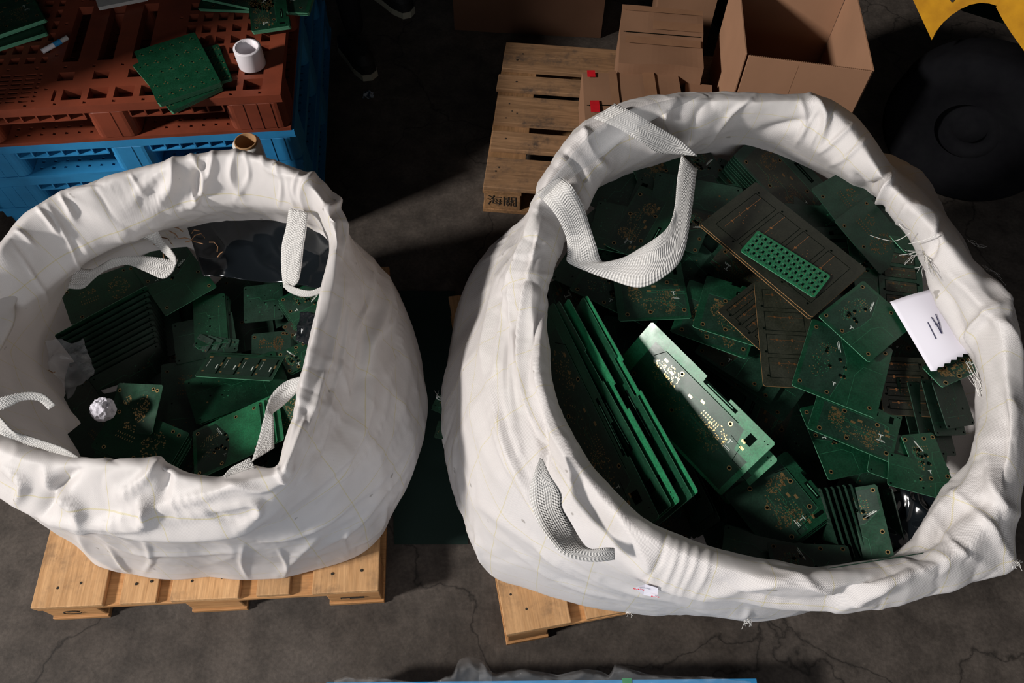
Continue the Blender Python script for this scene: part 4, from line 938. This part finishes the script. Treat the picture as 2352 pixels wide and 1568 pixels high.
            for i in range(nx):
                x0 = -hx+a+i*pw; line([(x0+.004, -hy*.72), (x0+pw-.006, -hy*.72), (x0+pw-.006, hy*.72), (x0+.004, hy*.72), (x0+.004, -hy*.72)], .0011, 5, 2)
                put([(x0+.005, -hy*.7), (x0+pw-.007, -hy*.7), (x0+pw-.007, hy*.7), (x0+.005, hy*.7)], 6, 1)
                line([(x0+pw*.3, -hy*.6), (x0+pw*.3, hy*.7)], .0008, 2, 2); rect(x0+pw*.3, hy*.2, .006, .004, 2, .2, 3); rect(x0+pw*.3, -hy*.35, .006, .004, 2, .2, 3)
                disc(x0+.008, hy*.78, .0028, 5, 2); disc(x0+pw-.01, -hy*.78, .0028, 5, 2)
                cluster(x0+pw*.5, 0, pw*.3, W*.25, 12, .002, 3)
        elif style == 'array':
            nx, ny = 13, 4; dx, dy = L*.96/nx, W*.9/ny
            for i in range(nx):
                for j in range(ny):
                    x = -hx*.96+(i+.5)*dx; y = -hy*.9+(j+.5)*dy
                    rect(x, y, dx*.82, dy*.84, 3, 0, 1); rect(x+dx*.16, y+dy*.14, dx*.34, dy*.46, 5, 0, 2); rect(x-dx*.2, y-dy*.2, dx*.3, dy*.24, 6, 0, 2)
                    rect(x-dx*.22, y+dy*.22, dx*.16, dy*.14, 1, 0, 2); rect(x+dx*.3, y-dy*.3, dx*.12, dy*.1, 2, 0, 2)
        elif style == 'buttons':
            nx, ny = 5, 6
            for i in range(nx):
                for j in range(ny):
                    x = -hx*.8+1.6*hx*i/(nx-1); y = -hy*.82+1.64*hy*j/(ny-1)
                    rect(x, y, .005, .004, 5, .7, 2); rect(x+.006, y+.003, .0035, .0035, 2, .3, 2); rect(x-.005, y-.002, .003, .003, 2, .3, 2); disc(x+.002, y-.008, .0015, 2, 2, 8); disc(x+.011, y+.009, .0012, 5, 2, 8)
        elif style == 'sub':
            nx = 4; pw = L*.94/nx
            line([(-hx*.97, hy*.86), (hx*.97, hy*.86)], .0012, 5, 1)
            for i in range(nx):
                x0 = -hx*.95+i*pw; rect(x0+pw*.46, -.02*W, pw*.84, W*.7, 6, 0, 1); rect(x0+pw*.95, -.02*W, pw*.09, W*.68, 5, 0, 2); rect(x0+pw*.95, .02*W, pw*.09, W*.14, 2, 0, 3)
                rect(x0+pw*.14, hy*.58, pw*.2, W*.05, 2, 0, 3); rect(x0+pw*.76, -hy*.15, pw*.06, W*.16, 4, 0, 3); rect(x0+pw*.14, -hy*.55, pw*.12, W*.05, 2, 0, 3); rect(x0+pw*.2, hy*.1, pw*.015, W*.3, 4, 0, 3)
        elif style == 'gold':
            for q in ((.8, .75), (.62, .8), (-.7, -.8), (.1, -.75), (-.85, .7)): ringhole(hx*q[0], hy*q[1], .0046)
            cluster(hx*.35, 0, L*.14, W*.3, 80, .0032); rows(-hx*.6, -hy*.2, 8, 2, .006, .010, .002, .004); cluster(-hx*.4, hy*.3, L*.1, W*.1, 26, .003)
        else:                                            # plain back side
            for q in ((-.9, -.85), (.9, .85), (.9, -.85), (-.9, .85)): disc(hx*q[0], hy*q[1], .0022, 5, 2, 10)
            for _ in range(9): disc(R.uniform(-.8, .8)*hx, R.uniform(-.7, .7)*hy, R.choice((.0014, .0024)), R.choice((5, 2, 3)), 2, 8)
            line([(-hx*.9, hy*.3), (-hx*.2, hy*.3), (-hx*.1, hy*.1), (hx*.6, hy*.1)], .0008, 3, 2); line([(hx*.55, -hy*.9), (hx*.55, hy*.4), (hx*.8, hy*.6)], .0008, 3, 2)
            cluster(0, -hy*.3, L*.2, W*.2, 16, .002, 3)
    return g

PAL = dict(g=('mask', 'edge', 'shaded', 'trace', 'white', 'hole', 'mask_dark'), b=('mask_brown', 'edge_brown', 'copper', 'copper', 'white', 'hole', 'mask_brown'),
           d=('mask_dark', 'edge_dark', 'shaded_dark', 'trace', 'white', 'hole', 'mask_brown'), s=('mask', 'edge', 'gold', 'trace', 'white', 'hole', 'mask_dark'), l=('mask_lit', 'edge', 'gold', 'trace', 'white', 'hole', 'mask'))
NB = [0]
def place(o, A, Bq, w, roll, anchor):
    u = (Bq-A).normalized(); s = Vector((0, 0, 1)).cross(u).normalized(); nz = u.cross(s)
    y = s*math.cos(roll)+nz*math.sin(roll); z = u.cross(y)
    c = (A+Bq)/2-y*(anchor*w)
    o.matrix_world = Matrix(((u.x, y.x, z.x, c.x), (u.y, y.y, z.y, c.y), (u.z, y.z, z.z, c.z), (0, 0, 0, 1)))
    return z
def board(a, b, w, label, style='logic', pal='g', roll=0, anchor=0, group=None, stack=0, step=(.004, -.003, -.0042), slabel=None, T=.0016, ext=0):
    A, Bq = P(*a), P(*b)
    if ext: d_ = (Bq-A).normalized()*ext; A -= d_; Bq += d_
    NB[0] += 1; L = (Bq-A).length
    g = board_mesh(L, w, style, NB[0], T)
    o = g.build('circuit_board', None, None, [M[x] for x in PAL[pal]])
    tag(o, label, 'circuit board', group); place(o, A, Bq, w, math.radians(roll), anchor)
    for k in range(1, stack+1):
        c = o.copy(); C.objects.link(c); c['label'] = slabel; c['group'] = slabel
        j = RNG.uniform(-.25, .25); m_ = o.matrix_world.copy()
        off = m_.to_3x3() @ Vector((step[0]*k*(1+j), step[1]*k*(1-j), 0)); dz = m_.to_3x3() @ Vector((0, 0, step[2]*k))
        c.matrix_world = Matrix.Translation(off+dz) @ m_ @ Matrix.Rotation(RNG.uniform(-.012, .012), 4, 'Z')
    return o

BR = 'boards in the larger sack'; BL = 'boards in the smaller sack'
def zr(px, py, k):   # resting surface of the right heap, layer k from the bottom
    return .795-.00008*(py-780)+.0034*k
def zl(px, py, k):
    return .555-.00006*(px-450)+.00002*(py-780)+.0034*k
def br(x0, y0, x1, y1, k, w, label, style='holes', pal='g', roll=0, **kw):
    return board((x0, y0, zr(x0, y0, k)), (x1, y1, zr(x1, y1, k)), w, label, style, pal, roll, **kw)
def bl_(x0, y0, x1, y1, k, w, label, style='plain', pal='g', roll=0, **kw):
    return board((x0, y0, zl(x0, y0, k)), (x1, y1, zl(x1, y1, k)), w, label, style, pal, roll, group=kw.pop('group', None), **kw)

# deep layers, only glimpsed in the gaps
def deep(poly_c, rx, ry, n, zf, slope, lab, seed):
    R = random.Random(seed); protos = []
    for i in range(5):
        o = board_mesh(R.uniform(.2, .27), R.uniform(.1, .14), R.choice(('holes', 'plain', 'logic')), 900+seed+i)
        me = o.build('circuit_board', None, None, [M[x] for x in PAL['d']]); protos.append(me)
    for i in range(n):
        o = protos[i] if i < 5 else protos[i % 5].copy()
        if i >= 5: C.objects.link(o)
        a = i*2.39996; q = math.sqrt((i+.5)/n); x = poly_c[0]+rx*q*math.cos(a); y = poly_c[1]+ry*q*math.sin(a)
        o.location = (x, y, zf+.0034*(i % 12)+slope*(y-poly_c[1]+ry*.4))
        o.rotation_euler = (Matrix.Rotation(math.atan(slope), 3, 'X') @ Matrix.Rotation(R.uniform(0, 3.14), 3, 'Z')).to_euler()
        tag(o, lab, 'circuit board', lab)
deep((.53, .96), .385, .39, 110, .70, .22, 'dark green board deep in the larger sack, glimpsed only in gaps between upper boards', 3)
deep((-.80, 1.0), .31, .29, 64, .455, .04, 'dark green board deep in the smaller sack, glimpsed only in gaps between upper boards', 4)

# -- larger sack, lowest first
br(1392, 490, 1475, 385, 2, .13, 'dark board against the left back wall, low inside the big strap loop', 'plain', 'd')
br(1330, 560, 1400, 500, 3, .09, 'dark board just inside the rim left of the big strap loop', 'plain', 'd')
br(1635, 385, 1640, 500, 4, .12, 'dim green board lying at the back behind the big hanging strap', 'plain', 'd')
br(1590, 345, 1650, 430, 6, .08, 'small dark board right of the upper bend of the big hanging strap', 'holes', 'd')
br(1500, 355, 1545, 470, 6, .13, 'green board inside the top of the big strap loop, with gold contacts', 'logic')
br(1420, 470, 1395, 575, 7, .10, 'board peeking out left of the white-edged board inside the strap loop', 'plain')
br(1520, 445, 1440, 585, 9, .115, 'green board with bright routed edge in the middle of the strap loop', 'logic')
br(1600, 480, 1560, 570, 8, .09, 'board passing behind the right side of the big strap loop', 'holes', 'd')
br(1285, 605, 1430, 672, 5, .095, 'board emerging from under the left rim below the big strap loop', 'plain', 'd')
br(1330, 630, 1520, 720, 6, .10, 'board fanned out just above the upright boards, half hidden by the strap', 'holes')
br(1412, 668, 1575, 662, 11, .165, 'board with silkscreen T mark directly below the big strap loop', 'logic')
for i, (x0, y0, x1, y1, w) in enumerate(((1650, 800, 1830, 925, .12), (1640, 780, 1800, 880, .13), (1630, 760, 1775, 850, .14))):
    br(x0, y0, x1, y1, 2+2*i, w, ('lowest', 'middle', 'top')[i]+' of three fanned boards showing long pale edges above the lit upright board', 'holes', 'd')
br(1562, 700, 1735, 762, 10, .155, 'board with a rounded routed line, lying under the left end of the brown-edged panels', 'logic')
br(1607, 690, 1765, 738, 13, .15, 'board with pale left edge partly covered by the brown-edged panels', 'logic')
br(1985, 545, 2012, 690, 6, .085, 'bright green board with zigzag routed line near the right rim', 'holes')
br(2062, 570, 2075, 720, 7, .10, 'very dark brown-green board above the white paper note', 'panel', 'd')
br(2065, 820, 2090, 955, 8, .11, 'brown-green board standing right of the large hole-patterned board, below the paper note', 'panel', 'b')
br(1690, 680, 1790, 770, 15, .125, 'leftmost brown-edged panel, below the small component array', 'panel', 'b')
br(1792, 650, 1818, 890, 17, .12, 'steep narrow brown-edged panel left of the large hole-patterned board', 'panel', 'b')
br(1895, 925, 1965, 1090, 6, .12, 'board with two ring holes below the large hole-patterned board', 'holes')
br(1870, 930, 2060, 1008, 9, .12, 'board with slanting front edge directly under the large hole-patterned board', 'logic')
br(2000, 1030, 2170, 1090, 8, .11, 'broad plain board with a rounded cut at its right end, lower right of the heap', 'plain')
br(2090, 1055, 2165, 1048, 10, .11, 'board with faint white print and ring hole near the right rim', 'holes')
br(2040, 1075, 2180, 1112, 11, .075, 'narrow plain board whose lower edge overhangs the black gap at the right', 'plain')
br(1842, 806, 2032, 880, 19, .185, 'large board with a dense ring of drilled holes in the middle of the heap', 'holes')
br(1931, 684, 2048, 789, 22, .155, 'board with cluster of tinned holes beside the white paper note', 'holes')
br(1673, 465, 1929, 673, 24, .20, 'big dark brown panel of six sub-boards across the top of the heap', 'panel', 'b', stack=1, step=(0, -.004, -.003), slabel='second brown panel directly beneath the big top panel of six sub-boards')
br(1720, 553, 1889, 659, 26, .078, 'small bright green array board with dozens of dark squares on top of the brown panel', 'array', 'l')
# leaning group at the back
sl = 'dark green board in the leaning stack under the long rear board'
board((1725, 318, .90), (1885, 492, .80), .17, 'long grey-green board leaning on the rear stack near the back rim', 'logic', 'd', roll=-4, stack=9, step=(.001, -.003, -.0055), slabel=sl)
board((1908, 408, .885), (2030, 565, .83), .14, 'board with gold contacts at its top edge, leaning near the back right rim', 'gold', 'd', roll=-3)
board((1955, 478, .875), (2060, 600, .83), .135, 'board with gold contacts overlapping the one behind it near the right rim', 'gold', 'd', roll=-4)
board((2000, 450, .84), (2110, 570, .83), .10, 'bright green board edge just under the right rim at the fraying hole', 'plain', 'g', roll=-12)
# right wall
board((2140, 866, .86), (2240, 822, .86), .06, 'board with ring hole sticking out beneath the white paper note', 'logic', 'g', roll=-8)
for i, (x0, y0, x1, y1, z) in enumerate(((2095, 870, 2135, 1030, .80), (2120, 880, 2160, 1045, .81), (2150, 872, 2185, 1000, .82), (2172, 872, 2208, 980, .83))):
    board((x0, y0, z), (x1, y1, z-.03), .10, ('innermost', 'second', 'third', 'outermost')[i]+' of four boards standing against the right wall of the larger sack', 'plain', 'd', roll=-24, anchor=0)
# standing boards at the lower right
sl = 'green board standing edge up in the row at the lower right of the larger sack'
for i in range(6):
    x = 1885+i*14; board((x, 1120-i*2, .785), (x+52, 1290-i*3, .755), .085, sl, 'plain', 'd', roll=82+RNG.uniform(-3, 3), anchor=.5, group=sl)
board((1990, 1115, .79), (2030, 1282, .77), .10, 'standing board with three ring holes beside the lower right row', 'holes', 'g', roll=30, anchor=.3)
board((2050, 1120, .78), (2078, 1240, .76), .06, 'slim board leaning at the black gap in the lower right corner of the larger sack', 'plain', 'd', roll=55, anchor=.5)
board((1885, 1308, .875), (2131, 1268, .875), .07, 'board lying along the inside of the front rim with its long edge up', 'plain', 'd', roll=-78, anchor=-.5)
# lower centre
board((1660, 1248, .755), (1850, 1296, .765), .10, 'dark board wedged against the inside of the front rim at the bottom centre', 'plain', 'd', roll=-18)
board((1770, 1292, .775), (1960, 1300, .775), .09, 'dark board lying just inside the front rim below the standing row', 'holes', 'd', roll=-12)
board((1735, 1085, .77), (1850, 1228, .755), .165, 'board with stepped cut-out and copper pads at the bottom centre of the larger sack', 'tall', 'g', roll=10, stack=3, step=(.003, .002, -.004), slabel='board stacked under the one with stepped cut-out at the bottom centre')
# lit upright board and its neighbour
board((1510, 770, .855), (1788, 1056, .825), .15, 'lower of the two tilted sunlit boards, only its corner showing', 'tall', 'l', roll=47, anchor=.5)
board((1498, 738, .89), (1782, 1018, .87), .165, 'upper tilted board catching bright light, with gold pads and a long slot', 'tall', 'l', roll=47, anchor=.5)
# row of upright boards
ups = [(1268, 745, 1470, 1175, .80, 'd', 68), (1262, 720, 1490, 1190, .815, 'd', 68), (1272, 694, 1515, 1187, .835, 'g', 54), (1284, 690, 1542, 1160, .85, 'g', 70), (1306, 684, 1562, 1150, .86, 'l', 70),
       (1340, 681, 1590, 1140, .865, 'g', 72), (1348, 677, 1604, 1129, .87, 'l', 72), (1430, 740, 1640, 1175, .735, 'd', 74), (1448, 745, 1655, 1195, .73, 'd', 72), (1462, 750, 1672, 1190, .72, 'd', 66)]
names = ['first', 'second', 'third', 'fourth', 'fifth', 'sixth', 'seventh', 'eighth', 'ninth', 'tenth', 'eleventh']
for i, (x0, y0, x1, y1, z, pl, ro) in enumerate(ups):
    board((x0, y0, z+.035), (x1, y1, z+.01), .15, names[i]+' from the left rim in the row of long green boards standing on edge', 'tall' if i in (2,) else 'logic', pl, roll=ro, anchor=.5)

# paper note on the boards
q = [P(2044, 693, .885), P(2141, 664, .905), P(2227, 804, .90), P(2140, 850, .875)]
NX_, NY_ = 12, 16; v = []; f = []
for j in range(NY_+1):
    for i in range(NX_+1):
        a, b = i/NX_, j/NY_; p = (q[0]*(1-a)+q[1]*a)*(1-b)+(q[3]*(1-a)+q[2]*a)*b; p.z += .012*math.sin(a*math.pi)*(.4+.6*math.sin(b*3))-.004*b; v.append(p)
        if j == NY_: v[-1] = p+Vector((.004*(i % 2), -.004*(i % 2), 0))
for j in range(NY_):
    for i in range(NX_): k = j*(NX_+1)+i; f.append((k, k+NX_+1, k+NX_+2, k+1))
org = q[0]
note = mesh_obj('paper_note', [p-org for p in v], f, M['paper'], smooth=True, loc=org); tag(note, 'white torn paper note with a handwritten letter by the right rim of the larger sack', 'paper')
so2 = note.modifiers.new('t', 'SOLIDIFY'); so2.thickness = .0004
strokes = [[(2139, 728), (2152, 747), (2163, 766)], [(2149, 721), (2157, 743), (2163, 766)], [(2148, 746), (2158, 741)], [(2131, 740), (2150, 778)]]
V = []; Fc = []
def on_note(px, py):
    best = min(v, key=lambda p: (PX([p])[0][0]-px)**2+(PX([p])[1][0]-py)**2); return P(px, py, best.z+.0014)
for st in strokes:
    vv, ff = tube([on_note(*s_)-org for s_ in st], .0009, 5); k = len(V); V += vv; Fc += [tuple(a+k for a in t_) for t_ in ff]
mesh_obj('handwriting', V, Fc, M['ink'], note)

# -- smaller sack
bl_(280, 600, 372, 560, 4, .10, 'board tucked behind the left strap loop, next to the white paper', 'holes', 'g', roll=8)
bl_(150, 705, 330, 640, 5, .13, 'board under the left strap loop at the upper left of the heap', 'gold')
bl_(445, 740, 520, 728, 4, .16, 'plain green board at the centre back of the heap, topmost of a thin stack', 'plain', stack=3, slabel='board in the thin stack at the centre back of the smaller sack')
bl_(355, 574, 440, 692, 9, .15, 'green board with fine gold dots right of the left strap loop', 'holes')
bl_(560, 700, 650, 690, 2, .12, 'dark board below the black plastic film', 'plain', 'd')
bl_(400, 790, 540, 760, 2, .13, 'dark board in the middle of the smaller heap', 'plain', 'd')
bl_(370, 900, 560, 870, 1, .16, 'dark board with faint copper dots in the middle of the smaller heap', 'gold', 'd')
bl_(680, 665, 735, 745, 7, .11, 'board with ring holes under the end of the narrow strap', 'holes', stack=2, slabel='board beneath the ring-hole board by the narrow strap')
for i in range(4): bl_(668+10*i, 735+12*i, 722+6*i, 790-4*i, 4-i, .06, ('top', 'second', 'third', 'lowest')[i]+' of four small fanned boards below the narrow strap', 'holes', 'd')
bl_(578, 795, 668, 786, 3, .075, 'small board with copper rings left of the fanned small boards', 'gold', 'd')
for i in range(4): bl_(448+22*i, 785+4*i, 480+22*i, 800, 3-i*.5, .05, ('first', 'second', 'third', 'fourth')[i]+' small upright board of the short row behind the framed panel', 'plain', 'd', roll=14)
board((484, 808, 0.570), (654, 818, 0.580), .10, 'framed green panel of small sub-boards with white labels', 'sub', 'g', roll=-22, anchor=.5)
bl_(436, 925, 648, 850, 10, .13, 'long smooth green board lying across the framed panel', 'plain', stack=1, slabel='board just under the long smooth green board')
bl_(650, 835, 712, 806, 11, .07, 'small board with gold ring by the right rim', 'holes', stack=1, slabel='small board beneath the gold ring board')
bl_(540, 930, 690, 905, 5, .09, 'plain green board in front of the long smooth board', 'plain', 'g')
bl_(380, 985, 560, 970, 4, .16, 'large dark board left of the bright stack', 'plain', 'd')
board((640, 1000, 0.600), (690, 900, 0.630), .11, 'board with gold contacts standing behind the front right strap', 'gold', 'g', roll=-15)
board((445, 1046, .60), (600, 975, .64), .15, 'bright green top board of the small stack near the front rim', 'holes', 'l', roll=-14, stack=4, step=(.010, .006, -.006), slabel='green board in the small stack near the front rim of the smaller sack')
bl_(420, 1060, 560, 1080, 5, .10, 'dark board with ring holes just behind the front rim', 'holes', 'd')
board((258, 935, .640), (362, 940, .655), .12, 'board with shining gold pads beside the crumpled paper ball', 'gold', 's', roll=12)
bl_(195, 965, 300, 1070, 5, .14, 'dark board with faint gold rows at the lower left of the heap', 'gold', 'd')
board((240, 975, .645), (405, 1045, .625), .115, 'top board of the stack pointing to the front rim, with a line of gold pads', 'gold', 's', roll=6, stack=4, step=(.003, -.004, -.006), slabel='board in the stack pointing to the front rim of the smaller sack')
for i in range(11):
    t = i/10; board((124+t*80, 770+t*100, .60-.03*t), (336+t*26, 656+t*130, .60-.05*t), .10, names[i]+' from the back of the dark boards fanned upright along the left wall', 'plain', 'd' if i else 'g', roll=76-i*2, anchor=.5)

# black film, poly bag, papers, ties in the smaller sack
def crumple(name, quad, nx, ny, amp, fr, m, label, cat, seed, parent=None):
    v = []; f = []; so = Vector((seed, seed*2, 0))
    for j in range(ny+1):
        for i in range(nx+1):
            a, b = i/nx, j/ny; p = (quad[0]*(1-a)+quad[1]*a)*(1-b)+(quad[3]*(1-a)+quad[2]*a)*b
            h = 1-abs(noise.noise(p*fr+so)); h2 = 1-abs(noise.noise(p*fr*2.6+so)); p = p+Vector((0, 0, amp*(h*h+.4*h2*h2)))+noise.noise_vector(p*fr)*amp*.5; v.append(p)
    for j in range(ny):
        for i in range(nx): k = j*(nx+1)+i; f.append((k, k+nx+1, k+nx+2, k+1))
    org = v[0].copy(); o = mesh_obj(name, [p-org for p in v], f, m, smooth=True, loc=org)
    s = o.modifiers.new('t', 'SOLIDIFY'); s.thickness = .0005
    return tag(o, label, cat)
crumple('black_film', [P(425, 506, .66), P(778, 520, .66), P(745, 670, .60), P(470, 635, .60)], 60, 40, .014, 5, M['blackfilm'], 'shiny black plastic film over the back of the smaller heap', 'plastic film', 2)
crumple('black_film', [P(2030, 1140, .74), P(2160, 1120, .76), P(2125, 1275, .76), P(2010, 1290, .715)], 40, 30, .02, 12, M['blackfilm'], 'black plastic film in the dark lower right corner of the larger sack', 'plastic film', 12)
crumple('dark_film_scrap', [P(690, 720, 0.560), P(740, 735, 0.590), P(725, 800, 0.590), P(685, 790, 0.560)], 16, 16, .016, 22, M['blackfilm'], 'small dark film scrap against the right inside wall of the smaller sack', 'plastic film', 7)
crumple('poly_bag', [P(112, 800, 0.680), P(205, 782, 0.660), P(225, 860, 0.640), P(170, 935, 0.640)], 30, 30, .03, 16, M['poly'], 'crumpled clear plastic bag at the left edge of the smaller heap', 'plastic bag', 4)
crumple('paper_sheet', [P(176, 590, 0.600), P(280, 556, 0.620), P(276, 580, 0.600), P(172, 616, 0.585)], 12, 6, .004, 12, M['paper'], 'white paper sheet stuck between the left strap loop and the sack wall', 'paper', 5)
crumple('paper_corner', [P(342, 1026, 0.595), P(364, 1048, 0.590), P(345, 1062, 0.590), P(308, 1062, 0.595)], 8, 8, .002, 12, M['greypaper'], 'grey paper corner peeking out just behind the front rim', 'paper', 6)
crumple('paper_scrap', [P(286, 880, 0.540), P(284, 896, 0.540), P(240, 905, 0.540), P(232, 898, 0.540)], 8, 8, .002, 12, M['greypaper'], 'thin grey paper scrap above the board with shining gold pads', 'paper', 8)
q = P(237, 940, .69); bm = bmesh.new(); bmesh.ops.create_icosphere(bm, subdivisions=4, radius=.026)
for vv in bm.verts:
    h = noise.noise(vv.co*60)+.6*noise.noise(vv.co*130); vv.co *= 1+.22*(1-abs(h)*1.6)-.1
me = bpy.data.meshes.new('paper_ball'); bm.to_mesh(me); bm.free(); me.materials.append(M['paper']); o = bpy.data.objects.new('paper_ball', me); C.objects.link(o); o.location = q
tag(o, 'crumpled white paper ball on the boards at the lower left of the heap', 'paper')
tl = 'brown bent twist tie scattered by the back edge of the smaller heap'
ties = [[(388, 530), (404, 538), (410, 548), (425, 546), (440, 550), (448, 540), (462, 536), (470, 546)], [(425, 556), (440, 552), (452, 556), (466, 560)], [(480, 556), (492, 556), (500, 566), (499, 578)], [(395, 520), (410, 524), (420, 532)], [(440, 536), (446, 528), (458, 530)], [(372, 545), (386, 548), (394, 560)], [(500, 590), (506, 582), (512, 578)], [(352, 560), (374, 574), (376, 592)], [(112, 850), (122, 856), (126, 854)]]
for t_ in ties:
    z = .70; pts = [P(x, y, z+RNG.uniform(-.006, .008)) for x, y in t_]; org = pts[0].copy()
    v, f = tube([p-org for p in pts], .0014, 6); tag(mesh_obj('twist_tie', v, f, M['tie'], loc=org), tl, 'twist tie', tl)

# boards poking out of tears in the larger sack
for (x0, y0, x1, y1, z, lb) in ((998, 922, 1030, 935, .47, 'upper green board corner poking through a tear in the left side of the larger sack'), (1002, 985, 1032, 990, .46, 'lower green board corner poking through a tear in the left side of the larger sack')):
    board((x0, y0, z), (x1, y1, z+.02), .045, lb, 'plain', 'g', roll=20, anchor=0)

# -- on the red pallet
zt = .602
sg = 'green board in the neat bundle of button boards on the red pallet'
def bundle(x0, y0, x1, y1, z, w, n, lab, slab_, style='buttons', dx=.0004):
    board((x0, y0, z+.0017*n), (x1, y1, z+.0017*n), w, lab, style, 'g', roll=0, stack=n-1, step=(dx, dx, -.0017), slabel=slab_)
bundle(362, 124, 452, 228, zt, .175, 7, 'turned board on top of the lower bundle on the red pallet', 'board of the lower bundle under the button board on the red pallet')
bundle(470, 110, 500, 190, zt, .09, 5, 'board lying right of the button-board bundle on the red pallet', 'board under the one right of the button-board bundle', 'buttons')
bundle(378, 96, 436, 214, zt+.0135, .20, 8, 'button-pattern green board on top of the bundle in the middle of the red pallet', sg)
bundle(470, -20, 720, -10, zt, .19, 7, 'broad bottom board of the pile at the top edge on the red pallet', 'board in the rear pile at the top edge on the red pallet', 'logic')
bundle(478, -30, 640, 5, zt+.014, .12, 7, 'green board of the rear pile lying above its broad bottom bundle', 'board in the middle bundle of the rear pile on the red pallet', 'logic')
bundle(612, -10, 622, 66, zt+.014, .125, 7, 'board topping the bundle that juts forward from the rear pile on the red pallet', 'board in the bundle jutting forward from the rear pile', 'logic')
bundle(-60, 70, 85, 25, zt, .26, 9, 'dusty board topping the lower bundle at the upper left corner of the picture', 'board in the lower bundle at the upper left corner', 'plain')
bundle(-70, 50, 80, 0, zt+.017, .24, 9, 'green board topping the upper bundle at the upper left corner of the picture', 'board in the upper bundle at the upper left corner', 'logic')

# clear wrap bunched along the front blue pallet
def wrap(name, px0, px1, prof, label, seed):
    nx, ny = 90, 16; v = []; f = []; so = Vector((seed, 0, 0))
    for i in range(nx+1):
        x = px0+(px1-px0)*i/nx; h = np.interp(x, [p[0] for p in prof], [p[1] for p in prof])
        for j in range(ny+1):
            t = j/ny; py = 1568-(1568-h)*math.sin(t*math.pi*.5) if j <= ny else 0
            z = .155+.05*math.sin(t*math.pi)*min(1, (1568-h)/40)
            p = P(x, py+4, z); w = 1-abs(noise.noise(p*24+so)); w2 = 1-abs(noise.noise(p*60+so)); v.append(p+Vector((0, 0, .016*w*w+.006*w2)))
    for i in range(nx):
        for j in range(ny): k = i*(ny+1)+j; f.append((k, k+1, k+ny+2, k+ny+1))
    org = v[0].copy(); return tag(mesh_obj(name, [p-org for p in v], f, M['film'], smooth=True, loc=org), label, 'plastic film')
wrap('plastic_wrap', 770, 1130, [(770, 1560), (800, 1550), (900, 1556), (960, 1566), (1000, 1562), (1040, 1545), (1055, 1512), (1080, 1504), (1110, 1516), (1130, 1540)], 'clear wrap bunched at the left end of the front blue pallet', 1)
wrap('plastic_wrap', 1100, 1720, [(1100, 1528), (1140, 1545), (1200, 1533), (1280, 1548), (1340, 1534), (1372, 1536), (1400, 1550), (1408, 1523), (1430, 1527), (1480, 1545), (1560, 1552), (1650, 1552), (1720, 1562)], 'clear wrap rippling along the middle of the front blue pallet', 2)
